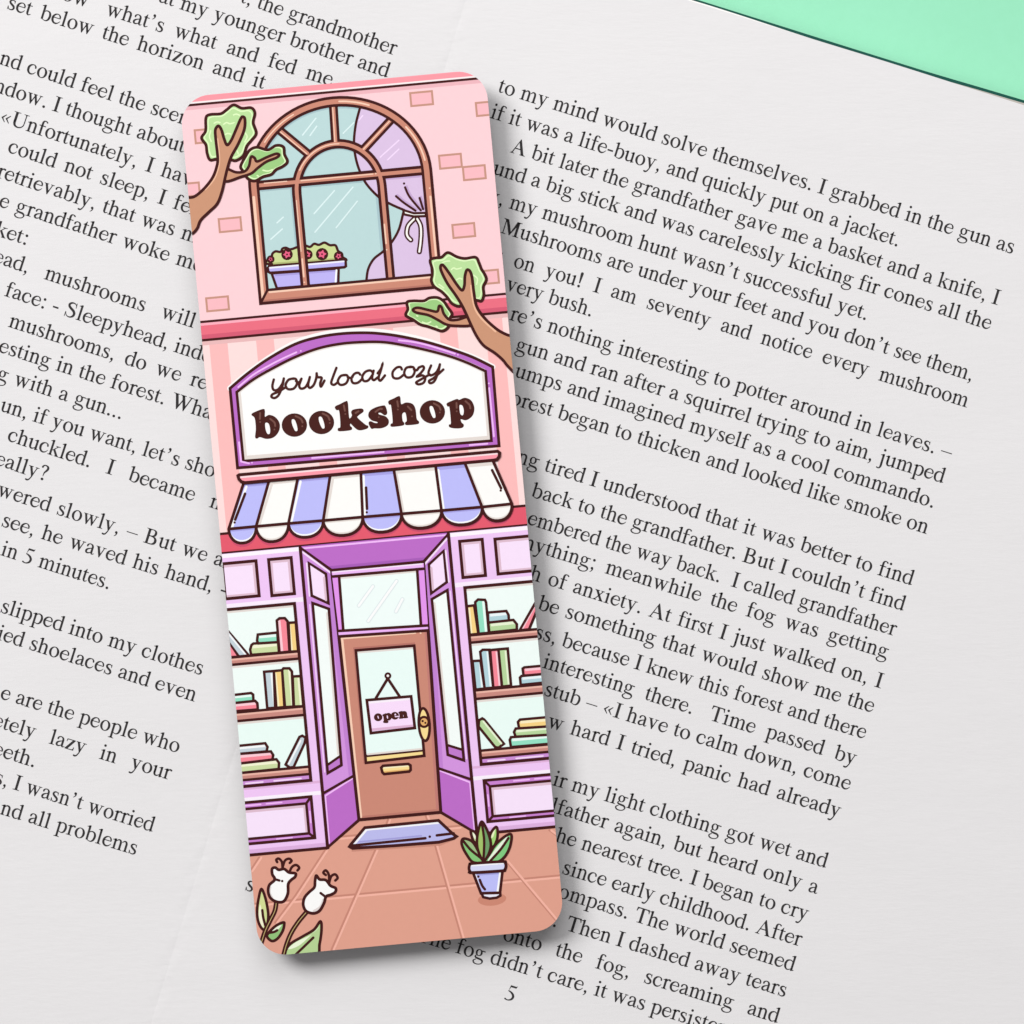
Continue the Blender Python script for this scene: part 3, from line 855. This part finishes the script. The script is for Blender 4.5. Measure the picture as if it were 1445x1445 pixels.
for i in range(8):
    blue = i % 2 == 0
    st = Part('awning_stripe', aw, 'lilac blue awning stripe' if blue else 'white awning stripe')
    q = [top[i], top[i + 1], bot[i + 1], bot[i]]
    st.fill(q, BLUE if blue else (255, 254, 251))
    st.fill([top[i], top[i + 1], (top[i + 1][0], top[i + 1][1] + 6), (top[i][0] - 1, top[i][1] + 6)], BLUED if blue else SHADE)
    e = ((bot[i][0] - top[i][0]), (bot[i][1] - top[i][1]))
    o = 3.2
    hi = [(top[i][0] + o, top[i][1] + 6), (top[i][0] + o + e[0] * .95, top[i][1] + 2 + e[1] * .95)]
    st.line(hi, 3.4, WHITE if blue else SHADE)
    sc = Part('awning_scallop', aw, 'lilac blue awning scallop' if blue else 'white awning scallop')
    s_ = scallop(i)
    sc.fill(s_, BLUE if blue else (255, 253, 250))
    inner = [(x, y - 3) for x, y in s_]
    sc.line(inner[2:-2], 2.6, WHITE if blue else SHADE)
    sc.fill([bot[i], bot[i + 1], (bot[i + 1][0] - 2, bot[i + 1][1] + 4), (bot[i][0] + 2, bot[i][1] + 4)], BLUED if blue else SHADE)
    sc.line(s_, 3.7, BR)
    st.line([top[i], bot[i]], 3.7, BR)
    if i == 7: st.line([top[8], bot[8]], 3.7, BR)
    st.line([bot[i], bot[i + 1]], 3.8, BR)
    for f, j, s in ((fG, 0, '336,522 252,742'), (fG, 4, '1364,470 1372,650'), (fH, 7, '990,322 1066,475')):
        if i == j:
            st.line(f(s), 3.4, BR)
    for f, j, s in ((fG, 0, '247,766'), (fG, 4, '1370,680'), (fH, 7, '1063,495')):
        if i == j:
            st.dot(f(s)[0], 1.7)
rail = Part('awning_rail', aw)
rp = [(33, 539), (35, 538), (401, 538.6), (403.4, 541), (402.6, 546), (399, 550), (394, 550.6), (42, 549.8), (37, 548), (34, 544)]
rail.fill(rp, (255, 157, 172))
rail.line([(37, 541.6), (400, 541.9)], 2.4, (255, 226, 230))
rail.line(rp, 4.0, BR, closed=True)

# --- paving in front of the shop
pav = Part('paving')
pav.fill(rect(-2, 1030, 435, 1222), FLOOR)
for p in ([(-2, 1142.6), (435, 1142.6)], [(128, 1059.6), (300, 1059.8)], fP('780,592 520,990 350,1215'), fP('1205,590 830,1445'), fP('215,662 140,775'), fP('1310,340 1298,372'), fQ('185,310 200,345'), fQ('262,550 492,1350'), fQ('865,690 1285,1190'), fQ('1235,430 1300,478')):
    pav.line(p, 2.8, FLOORD)
    dx = p[-1][0] - p[0][0]
    off = (0, 2.9) if abs(dx) > 100 else (2.9, 0.8)
    pav.line([(x + off[0], y + off[1]) for x, y in p], 3.0, FLOORL)

# --- lilac shop front
low = Part('shop_front')
low.fill(rect(-2, 647, 112, 1074), LIL)
low.fill(rect(320.6, 647, 435, 1074), LIL)
for a, b in ((-2, 111), (322, 435)):
    low.fill(rect(a, 647.6, b, 653), (255, 248, 255))
    low.fill(rect(a, 718, b, 724.5), (253, 238, 254))
    low.fill(rect(a, 978, b, 981.5), (228, 180, 222))
    low.fill(rect(a, 992.5, b, 998), (254, 244, 255))
    low.fill(rect(a, 1066, b, 1072.5), (224, 178, 226))
    low.line([(a, 1073.6), (b, 1073.6)], 3.8, BR)
for pts, sh in ((fG('140,1115 430,1095 455,1387 170,1418'), 1), (fG('540,1085 735,1060 748,1370 560,1390'), 1), (fH('705,925 905,912 935,1215 750,1235'), -1), (fH('1010,908 1320,880 1345,1175 1045,1205'), -1)):
    pn = Part('wall_panel', low)
    us, vs = [p[0] for p in pts], [p[1] for p in pts]
    r = rect((pts[0][0] + pts[3][0]) / 2, (pts[0][1] + pts[1][1]) / 2, (pts[1][0] + pts[2][0]) / 2, (pts[2][1] + pts[3][1]) / 2)
    pn.fill(r, LILP)
    u0, v0, u1, v1 = r[0][0], r[0][1], r[2][0], r[2][1]
    pn.fill(rect(u0, v0, u1, v0 + 5.5), LILD); pn.fill(rect(u0, v1 - 5, u1, v1), LILD)
    pn.fill(rect(u1 - 5.5, v0, u1, v1) if sh > 0 else rect(u0, v0, u0 + 5.5, v1), LILD)
    if us[0] > 20 and us[1] < 400: pn.fill(rect(u0, v0, u0 + 5, v1) if sh > 0 else rect(u1 - 5, v0, u1, v1), LILD)
    pn.line(r, 3.9, BR, closed=True)
for left in (True, False):
    X = (lambda a: a) if left else (lambda a: 432.6 - a)
    pb = Part('base_panel', low)
    R_ = lambda a, v0, b, v1: rect(min(X(a), X(b)), v0, max(X(a), X(b)), v1)
    pb.fill(R_(-6, 999.4, 93.8, 1057.8), (206, 132, 212))
    pb.fill(R_(-6, 1008.4, 86.2, 1050.8), (251, 230, 254))
    pb.fill(R_(-6, 1008.4, 86.2, 1014), LILD)
    pb.fill(R_(81.5, 1008.4, 86.2, 1050.8), LILD)
    pb.line([(X(-6), 1003.8), (X(22), 1003.8)], 2.2, PURPL); pb.line([(X(30), 1003.8), (X(52), 1003.8)], 2.0, PURPL)
    pb.line([(X(90.2), 1020), (X(90.2), 1036)], 2.0, PURPL); pb.line([(X(40), 1054.6), (X(62), 1054.6)], 2.0, PURPL)
    pb.line(R_(-6, 999.4, 93.8, 1057.8), 3.7, BR, closed=True)
    pb.line(R_(-6, 1008.4, 86.2, 1050.8), 3.4, BR, closed=True)
    pb.line([(X(93.8), 999.4), (X(86.2), 1008.4)], 3.2, BR); pb.line([(X(93.8), 1057.8), (X(86.2), 1050.8)], 3.2, BR)

# --- display windows with shelves of books
BK = {'g': ((207, 222, 166), (246, 246, 214)), 'm': ((150, 227, 198), (238, 255, 248)), 'r': ((250, 138, 154), (255, 206, 216)), 'y': ((250, 214, 136), (255, 240, 196)),
      's': ((200, 214, 222), (250, 252, 253)), 'b': ((182, 214, 222), (240, 250, 252)), 'p': ((250, 150, 165), (255, 210, 218)), 'l': ((186, 217, 160), (235, 246, 214))}
sides = (
 (True, [('s', 'x', fI('105,715 372,1036 245,1052 118,880')), ('r', 'x', fI('118,880 245,1052 130,1062')), ('g', 'h', fI('388,965 405,905 430,886 745,866 756,1004 402,1030')), ('m', 'h', fI('476,850 486,772 736,746 742,868 492,884')),
         ('r', 'v', fI('728,592 762,564 830,562 866,604 890,990 762,1002')), ('y', 'v', fI('878,622 970,616 1000,984 896,990')),
         ('s', 'w', fI('566,1246 690,1236') + fJ('616,350 516,358')), ('y', 'v', fI('690,1236 796,1226') + fJ('735,342 632,350')), ('g', 'w', fI('796,1226 812,1202 888,1202 920,1242') + fJ('850,335 742,342')), ('g', 'w', fI('930,1306 1032,1300') + fJ('976,330 856,335')),
         ('m', 'h', fJ('60,190 310,162 336,182 340,266 70,292')), ('r', 'h', fJ('70,292 362,262 390,292 396,372 80,396')),
         ('s', 'h', fJ('120,838 490,802 520,850 506,906 130,940')), ('r', 'h', fJ('130,940 562,906 592,952 582,1010 150,1062')), ('g', 'h', fJ('150,1062 632,1006 666,1052 662,1130 160,1182')),
         ('s', 'x', fJ('750,1074 926,722 962,706 1006,732 992,800 852,1106 802,1112'))]),
 (False, [('y', 'v', fK('168,592 262,580 316,944 206,955')), ('m', 'w', fK('276,540 312,506 400,510 414,540 450,930 320,942')), ('b', 'h', fK('436,672 672,652 700,702 706,772 442,800')), ('l', 'h', fK('442,800 762,766 806,820 806,890 456,926')),
          ('r', 'x', fK('842,896 1052,530 1110,530 962,886')),
          ('b', 'w', fM('152,26 252,20 306,375 190,390')), ('b', 'w', fK('340,1172 372,1146 456,1146') + fM('415,365 306,375')), ('r', 'w', fK('466,1150 572,1140') + fM('526,355 416,365')), ('l', 'w', fK('572,1140 690,1130') + fM('642,338 528,352')),
          ('r', 'h', fM('790,122 812,106 1080,82 1080,192 802,212')), ('b', 'h', fM('756,236 776,216 1080,188 1080,298 766,330')),
          ('l', 'x', fM('235,780 276,756 302,772 552,1080 482,1130 440,1122 228,860')), ('y', 'h', fM('730,802 756,772 1130,738 1130,858 746,886')), ('l', 'h', fM('680,930 702,886 1130,858 1130,964 702,990')), ('m', 'h', fM('626,1030 642,996 1130,964 1130,1080 642,1122'))]))
for left, books in sides:
    dw = Part('display_window')
    u0, u1 = (-6, 95.6) if left else (337, 440)
    dw.fill(rect(u0, 725.8, u1, 976.4), MINTW)
    dw.fill(rect(u0, 884, u1, 957), (238, 255, 249))
    dw.fill(rect(u0, 727, u1, 731), SHADE)
    for (a, b) in ((793.6, 804), (871.6, 883.8), (957, 967.6)):
        sh = Part('shelf', dw)
        sh.fill(rect(u0, a, u1, b), (204, 140, 130))
        sh.fill(rect(u0, a + 1.6, u1, a + 4.6), (238, 184, 168))
        if b < 960: sh.fill(rect(u0, b, u1, b + 5), SHADE)
        sh.line([(u0, a), (u1, a)], 3.4, BR); sh.line([(u0, b), (u1, b)], 3.4, BR)
    for c, kind, pts in books:
        bkp = Part('book', dw)
        main, hi = BK[c]
        bkp.fill(pts, main)
        us, vs = [p[0] for p in pts], [p[1] for p in pts]
        a0, b0, a1, b1 = min(us), min(vs), max(us), max(vs)
        if kind == 'h': bkp.fill(rect(a0 + 3.4, b0 + 1.5, a1 - 2.5, b0 + 1.5 + (b1 - b0) * .32), hi, win=None)
        elif kind == 'v':
            w3 = (a1 - a0)
            bkp.fill(rect(a0 + w3 * .14, b0 + 3, a0 + w3 * .36, b1 - 1), hi)
        elif kind == 'w':
            w3 = (a1 - a0)
            bkp.fill(rect(a1 - w3 * .36, b0 + 3, a1 - w3 * .12, b1 - 1), hi)
        else:
            q = pts
            if len(q) > 4:
                m0 = ((q[0][0] + q[1][0]) / 2, (q[0][1] + q[1][1]) / 2)
            bkp.line([((q[0][0] * .75 + q[-1][0] * .25), (q[0][1] * .75 + q[-1][1] * .25)), ((q[1][0] * .75 + q[2][0] * .25), (q[1][1] * .75 + q[2][1] * .25))], 2.2, hi) if len(q) == 4 else None
        bkp.line(pts, 3.4, BR, closed=True)
        if kind == 'x' and len(pts) > 4:
            bkp.line(fJ('792,1062 940,772') if c == 's' else fM('290,795 518,1075'), 2.6, hi)
    led = Part('window_ledge', dw)
    led.fill(rect(u0, 968.5, u1, 976), (208, 145, 218))
    led.line([(u0 + 10, 972.6), (u0 + 34, 972.6)], 2.2, (250, 220, 252)); led.line([(u0 + 50, 972.6), (u0 + 88, 972.6)], 2.2, (250, 220, 252))
    led.line([(u0, 967.6), (u1, 967.6)], 3.2, BR)
    dw.line(rect(u0, 725.8, u1, 976.4), 3.8, BR, closed=True)

# --- recessed doorway
dwy = Part('doorway')
ceil = Part('doorway_ceiling', dwy)
ceil.fill(fL('111 646.5 321 646.5 282.6 684 152 684'), PURP)
ceil.line([(114, 649.6), (318, 649.6)], 2.6, PURPL)
ceil.fill(fL('148 678 287 678 282.6 684 152 684'), PURPD)
jl = Part('door_jamb', dwy)
jr = Part('door_jamb', dwy)
for j, pts, lowp, up, glass, strip_ in (
    (jl, fL('111 648 152 684 158 1038.5 110.4 1073'), fL('111 996.6 156.8 975.6 158 1038.5 110.4 1073'), fN('95,148 240,240 262,490 120,425'), fN('127,488 265,537') + fO('252,600 135,668'), fO('137,596 240,524 254,600 135,668')),
    (jr, fL('321 648 282.6 684 274.2 1038.5 322 1073'), fL('322 996.6 276.6 976.4 274.2 1038.5 322 1073'), fN('1115,160 1240,45 1267,310 1135,405'), fN('1140,455 1272,378') + fO('1292,560 1155,512'), fO('1158,432 1282,470 1292,560 1155,512'))):
    j.fill(pts, JAMB)
    mx = sum(p[0] for p in pts) / 4
    lft = mx < 216
    j.fill([pts[1], (pts[1][0] - (9 if lft else -9), pts[1][1] - 7), (pts[2][0] - (7 if lft else -7), pts[2][1] + 4), pts[2]], (198, 132, 214))
    j.fill(lowp, PURP)
    j.line([(lowp[0][0] + (3 if lft else -3), lowp[0][1] + 3.5), (lowp[1][0] + (-2 if lft else 2), lowp[1][1] + 3.5)], 2.4, PURPL)
    j.line([(lowp[0][0] + (3 if lft else -3), lowp[0][1] + 5), (lowp[3][0] + (3 if lft else -3), lowp[3][1] - 6)], 2.2, PURPL)
    j.line([(pts[0][0] + (3 if lft else -3), pts[0][1] + 7), (pts[1][0] + (-1 if lft else 1), pts[1][1] + 4)], 2.6, (252, 226, 254))
    j.line([(up[0 if lft else 1][0] + (-3 if lft else 3), up[0 if lft else 1][1]), (up[3 if lft else 2][0] + (-3 if lft else 3), up[3 if lft else 2][1])], 2.4, (252, 226, 254))
    j.shape(up, LILP, 3.5)
    j.line([((up[0][0] if not lft else up[1][0]) + (-3 if lft else 3), up[1 if lft else 0][1] + 5), ((up[2][0] if lft else up[3][0]) + (-3 if lft else 3), up[2 if lft else 3][1] - 5)], 3, LILD)
    gl = Part('side_glass', dwy)
    gl.fill(glass, (248, 255, 252))
    gl.line([((glass[1][0] if lft else glass[0][0]) + (-3 if lft else 3), glass[1 if lft else 0][1] + 6), ((glass[2][0] if lft else glass[3][0]) + (-3 if lft else 3), glass[2 if lft else 3][1] - 16)], 3.2, SHADE)
    gl.fill(strip_, (196, 124, 208))
    gl.line(strip_[:2], 3.2, BR)
    gl.line(glass, 3.5, BR, closed=True)
    o = -4 if lft else 4
    gl.line([(glass[0 if lft else 1][0] + o, glass[0 if lft else 1][1] + 2), (glass[3 if lft else 2][0] + o, glass[3 if lft else 2][1] - 2)], 2.2, (246, 208, 252))
    j.line(lowp[:2], 3.4, BR)
    j.line(pts, 3.7, BR, closed=True)
    j.line([pts[0], pts[3]], 4.0, BR)
back = Part('transom', dwy)
back.fill(fL('152 683.5 282.6 683.5 280 790 155 790'), (231, 152, 240))
back.fill(fN('290,212 1065,143 1065,195 300,260'), (242, 190, 250))
back.line(fN('300,222 1055,153'), 2.6, (255, 236, 255))
back.fill(fN('352,260 1015,203 1048,680 388,722'), (244, 255, 252))
back.line(fN('365,275 1005,218'), 3, SHADE)
for s in ('520,510 640,345', '600,640 840,300', '835,560 890,455'):
    back.line(fN(s), 5.8, (226, 237, 238)); back.line(fN(s), 3.4, WHITE)
back.line(fN('352,258 1015,201 1048,681 388,722'), 3.5, BR, closed=True)
back.line(fN('298,262 1068,196'), 3.5, BR)
back.fill(fN('345,725 1103,678 1106,715 350,768'), (242, 184, 250))
back.line(fN('345,725 1103,678'), 3.5, BR)
back.line(fL('152 684 282.6 684'), 3.6, BR)
door = Part('door')
dp = fN('352,772 1108,720') + fO('1095,1000 402,1064')
door.fill(dp, DOOR)
door.fill([(dp[1][0] - 5, dp[1][1] + 2), dp[1], dp[2], (dp[2][0] - 6, dp[2][1])], (196, 126, 118))
door.fill([(dp[3][0], dp[3][1] - 5), (dp[2][0], dp[2][1] - 5), dp[2], dp[3]], (192, 124, 110))
door.line([(dp[0][0] + 4, dp[0][1] + 5), (dp[3][0] + 3, dp[3][1] - 4)], 3.4, DOORL)
door.line(fN('365,790 1000,742'), 2.4, DOORL)
door.dot(fN('1045,742')[0], 1.4, DOORL)
door.line([dp[3], dp[0], dp[1], dp[2]], 3.7, BR)
door.line([(dp[3][0], dp[3][1]), (dp[2][0], dp[2][1])], 3.7, BR)
gd = fN('495,890 990,850') + fO('955,520 460,580')
door.line([(x - 1, y - 2) for x, y in gd], 5, (186, 118, 106), closed=True)
dg = Part('door_glass', door)
dg.fill(gd, (238, 255, 250))
dg.line(fN('505,906 985,868'), 3.2, SHADE)
dg.fill(fO('463,528 952,478 955,520 460,580'), GOLD)
dg.line(fO('463,522 952,473'), 3.3, BR)
dg.line(fO('475,508 935,462'), 2.6, SHADE)
dg.line(gd, 3.5, BR, closed=True)
dk = Part('door_handle', door)
dk.shape(ell(fT('1120 850')[0], 7.6, 23.0, 0.02), GOLD, 3.4)
dk.shape(ell(fT('1118 812')[0], 6.6, 7.0), GOLDD, 3.0)
dk.dot(fT('1098 800')[0], 1.7); dk.dot(fT('1138 826')[0], 1.5)
ls = Part('letter_slot', door)
lsp = fO('590,622 605,606 820,590 838,602 840,640 828,654 615,676 600,662')
ls.fill(lsp, GOLD); ls.line(fO('612,622 815,606'), 2.4, (255, 242, 200)); ls.line(fO('612,660 825,640'), 2.4, GOLDD); ls.line(lsp, 3.5, BR, closed=True)
os_ = Part('open_sign', door, 'pale pink hanging sign reading open')
os_.line(fT('415,470 590,180 762,440'), 3.6, BR)
os_.fill(ell(fT('592 140')[0], 4.9, 4.9), BR); os_.dot(fT('592 140')[0], 1.8, (255, 250, 248))
ob = fT('285,495 930,440 985,900 345,975')
os_.fill(ob, (252, 224, 254)); os_.line(fT('305,530 915,474'), 3.6, (255, 244, 255)); os_.line(fT('355,925 965,868'), 3.6, (226, 182, 214)); os_.line(ob, 3.6, BR, closed=True)
tx = Part('door_sign_lettering', door, 'small heavy letters reading open')
tx.paper = (252, 224, 254)
def small(body, ox, oy, tx_, ty_, k):
    return [(tx_ + (x - ox) * k, ty_ + (y - oy) * k) for x, y in body]
k_ = 0.53
letter(tx, small([(x, y) for x, y in BIG_O], 0, 0, 450, 744, k_ * .98), small(BIG_C, 0, 0, 450, 744, k_ * .8), fT, False)
letter(tx, small(L_P, 905, 765, 582, 736, k_), small(raw('894,736 918,738 930,780 922,818 900,804'), 905, 765, 582, 736, k_), fT)
letter(tx, small([(x, y) for x, y in BIG_O], 0, 0, 694, 722, k_ * .95), None, fT, False)
tx.fill(fT('690,694 706,690 714,714 688,718'), tx.paper)
tx.line(fT('700,736 756,730'), 1.5, tx.paper)
L_N = raw('295,740 320,728 380,712 396,728 440,715 490,725 515,766 526,850 545,874 534,890 448,898 435,884 450,864 440,800 420,790 402,812 406,866 420,886 408,902 322,912 313,896 330,874 316,765 298,755')
letter(tx, small(L_N, 425, 810, 818, 708, k_ * .93), None, fT)
mat = Part('doormat')
mat.fill([(x + 1, y + 5) for x, y in fO('330,1285 1215,1200 1080,1255 330,1305')], (206, 142, 124))
mt = fO('450,1132 1076,1070 1202,1188 1228,1205 1205,1222 1080,1254 700,1284 345,1306 320,1292 332,1274')
mat.fill(mt, (190, 190, 240))
mat.fill(fO('455,1140 1070,1080 1085,1098 440,1160'), (250, 250, 255))
mat.fill(fO('450,1145 475,1152 375,1268 340,1272'), (250, 250, 255))
mat.line(fO('400,1252 930,1200'), 2.2, (166, 162, 222))
mat.line(fO('340,1284 965,1221'), 3.4, BR); mat.dot(fO('1002,1208')[0], 1.9); mat.line(fO('1062,1197 1205,1180'), 3.4, BR)
mat.line(mt, 3.8, BR, closed=True)

# --- potted plant
pp = Part('potted_plant')
pp.fill(ell(fS('672 1165')[0], 20, 9), (208, 138, 117), True)
def leafp(nm, parent, f, outline, fillc, half, halfc, mid, wd=3.5):
    l = Part(nm, parent)
    l.fill(f(outline), fillc, True)
    if half: l.fill(f(half), halfc, True)
    l.line(f(outline), wd, BR, True, True)
    if mid: l.line(f(mid), 3.2, BR, True)
    return l
leafp('leaf', pp, fS, '402,298 440,300 478,350 486,440 440,430 412,360', (200, 216, 150), '425,310 460,350 465,400 435,370', (245, 250, 220), None)
leafp('leaf', pp, fS, '722,243 668,300 640,380 655,470 690,495 735,400 742,290', (165, 215, 120), '712,265 668,330 655,390 690,360', (240, 248, 200), None)
leafp('leaf', pp, fS, '288,410 330,392 420,432 490,540 560,685 430,692 345,590 290,480', (135, 200, 122), '325,412 400,438 470,520 490,600 400,500', (160, 190, 135), '308,425 400,535 530,640')
leafp('leaf', pp, fS, '908,335 830,368 715,470 640,590 580,690 730,692 825,630 890,520 918,400', (130, 205, 130), '868,365 770,455 680,570 620,670 700,640 800,500', (236, 246, 224), '880,385 780,530 650,675')
leafp('leaf', pp, fS, '540,176 505,255 480,400 492,540 558,672 618,610 655,490 640,375 592,250', (112, 158, 104), '538,215 505,330 495,470 555,640 565,450 552,280', (165, 196, 108), '545,215 570,400 568,560 560,660')
pot = Part('pot', pp)
pot.fill(fS('535,1085 775,1082 778,1118 730,1145 640,1156 560,1138'), (240, 238, 252)); pot.line(fS('535,1085 775,1082 778,1118 730,1145 640,1156 560,1138'), 3.4, BR, closed=True)
pot.fill(fS('430,828 805,803 772,1082 530,1088'), (192, 194, 252)); pot.fill(fS('440,836 800,812 797,842 450,866'), (166, 164, 226)); pot.line(fS('774,825 742,1065'), 2.8, WHITE); pot.line(fS('462,850 530,1060'), 1.8, (240, 240, 255))
pot.line(fS('515,918 545,990 580,1038'), 3.3, BR, True); pot.dot(fS('497,876')[0], 1.8)
pot.line(fS('430,828 805,803 772,1082 530,1088'), 3.6, BR, closed=True)
rm = fS('378,765 390,722 430,708 800,684 838,702 848,742 832,788 790,802 420,824 388,805')
rmp = Part('pot_rim', pp)
rmp.fill(rm, (217, 220, 250), True); rmp.line(fS('410,735 815,705'), 2.6, (250, 250, 255)); rmp.line(rm, 3.7, BR, True, True)

# --- white tulips in the corner
STEM = (206, 186, 122)
def tulip(leaves, stem_, bloom, mark, mdot, stamens, shade):
    t = Part('tulip_stem')
    for o, c, half, hc, mid in leaves:
        leafp('leaf', t, fR, o, c, half, hc, mid)
    t.line(fR(stem_), 6.0, BR, True); t.line(fR(stem_), 0.9, STEM, True)
    b = Part('bloom', t)
    for s in stamens: b.line(fR(s), 3.3, BR, True)
    b.fill(fR(bloom), (255, 254, 253), True)
    b.line(fR(shade), 3.2, (228, 218, 216), True)
    b.line(fR(bloom), 3.7, BR, True, True)
    b.line(fR(mark), 3.2, BR, True)
    if mdot: b.dot(fR(mdot)[0], 1.8)
tulip([('262,583 228,690 206,850 218,985 262,1080 310,1098 342,1000 346,880 312,700', (214, 222, 152), '245,780 225,900 240,1010 285,1075 280,950', (248, 246, 214), '272,852 285,950 312,1050'),
       ('540,1008 455,1045 375,1115 332,1185 395,1245 468,1212 530,1120 552,1035', (148, 196, 124), '520,1040 440,1075 385,1135 460,1110', (240, 248, 226), '360,1140 420,1130 462,1108')],
      '450,755 432,860 372,985 312,1110 258,1275', '398,325 438,310 482,338 552,328 612,372 694,384 688,428 640,466 602,520 597,640 545,738 460,746 380,700 348,618 362,532 432,462 400,395', '425,455 490,474', '526,481',
      ['530,310 520,235 482,195 450,210 462,240', '530,310 560,222 612,196 645,222 622,250', '618,368 650,302 702,276 742,310 720,346'], '372,560 366,630 400,700')
tulip([('1012,995 930,1100 785,1188 645,1270 582,1345 570,1445 950,1440 1002,1280 1026,1100', (184, 213, 150), '1000,1060 900,1160 700,1260 600,1350 760,1290', (240, 250, 220), '922,1202 800,1320 690,1425')],
      '832,880 732,1000 642,1140 582,1285 540,1440', '960,412 1002,460 1082,470 1140,540 1206,572 1200,622 1142,656 1084,678 1058,762 1000,860 920,892 830,862 794,780 812,690 872,620 936,560 945,480', '1015,634 1078,682', None,
      ['1122,510 1120,402 1082,345 1050,375 1082,404', '1122,510 1150,422 1202,396 1232,440 1202,474'], '1050,720 1010,810 930,862')

# --- tree branches that reach in from both sides
def branch(leaf_a, hl_a, leaf_b, hl_b, twig, trunk, hl, f):
    br = Part('tree_branch')
    for lf, c, hls in ((leaf_a, LEAF, hl_a), (leaf_b, LEAF2, hl_b)):
        l = Part('leaf_cluster', br)
        l.fill(f(lf), c, True)
        q = f(lf)
        c0 = (sum(p[0] for p in q) / len(q), sum(p[1] for p in q) / len(q))
        l.line([(x + (c0[0] - x) * .1, y + (c0[1] - y) * .12) for x, y in q], 1.9, LEAFL, True, True)
        for h in hls: l.line(f(h), 2.0, LEAFL, True)
        l.line(q, 3.7, BR, True, True)
    tw = Part('twig', br)
    tw.fill(f(twig), BARK, True); tw.line(f(twig), 3.5, BR, True, True)
    br.fill(f(trunk), BARK, True); br.line(f(hl), 2.6, BARKL, True); br.line(f(trunk), 3.7, BR, True, True)
branch('305,460 340,432 430,425 480,392 540,350 610,378 690,375 720,420 706,500 732,590 692,650 652,700 622,780 560,822 510,815 400,810 340,816 315,760 305,690 268,630 302,570',
       ['375,505 400,495 425,500', '455,515 480,500 510,510 545,500', '540,435 565,428 590,438', '345,570 335,620 350,660', '640,590 655,620 635,665', '470,600 490,592 515,598', '570,740 580,765'],
       '600,870 640,790 680,732 740,710 830,732 900,695 962,706 972,770 997,830 960,870 900,900 860,940 790,960 720,996 660,975 618,910', ['790,905 830,912 870,900', '740,950 750,955'],
       '470,895 560,922 632,915 670,870 688,792 718,800 740,830 820,795 900,765 928,776 900,800 820,832 750,882 690,932 600,962 470,998',
       '100,1135 150,1137 210,1127 290,1060 360,970 395,880 405,800 388,640 385,562 410,528 436,560 460,640 485,690 520,650 560,560 598,472 617,450 636,472 630,560 580,680 520,790 490,880 470,960 440,1090 400,1190 330,1260 260,1330 230,1400 180,1448 90,1470',
       '300,1068 370,985 408,890 418,800 402,640', fA)
branch('705,345 750,325 800,320 855,280 930,315 1000,330 1090,320 1120,370 1140,420 1165,460 1182,510 1156,570 1160,640 1140,690 1090,685 1000,705 950,736 890,712 850,660 800,610 740,570 715,520 722,470 722,420',
       ['800,375 830,355 870,352', '885,425 905,410 930,420 970,410', '930,510 955,498 975,505', '1070,470 1105,500 1100,550', '780,550 820,580', '880,670 905,690'],
       '508,702 560,690 650,690 700,665 770,663 820,695 852,742 890,800 870,842 862,908 810,946 740,926 680,906 620,890 560,850 498,812 515,760', ['640,870 675,882 710,868', '590,815 600,820', '755,905 765,910'],
       '1030,828 940,850 870,850 822,802 802,745 780,734 764,780 700,770 600,748 558,766 590,790 690,812 770,852 840,890 920,902 1050,896',
       '1460,985 1395,985 1350,975 1270,930 1170,840 1100,740 1076,620 1060,490 1042,437 1016,428 1000,480 995,560 975,600 930,550 870,460 815,388 793,396 800,440 850,540 920,640 970,720 1010,800 1050,890 1100,990 1160,1070 1250,1130 1320,1190 1360,1240 1420,1300 1470,1320',
       '1052,560 1060,640 1088,760 1150,850 1260,950', fD)

for p in PARTS:
    p.build()
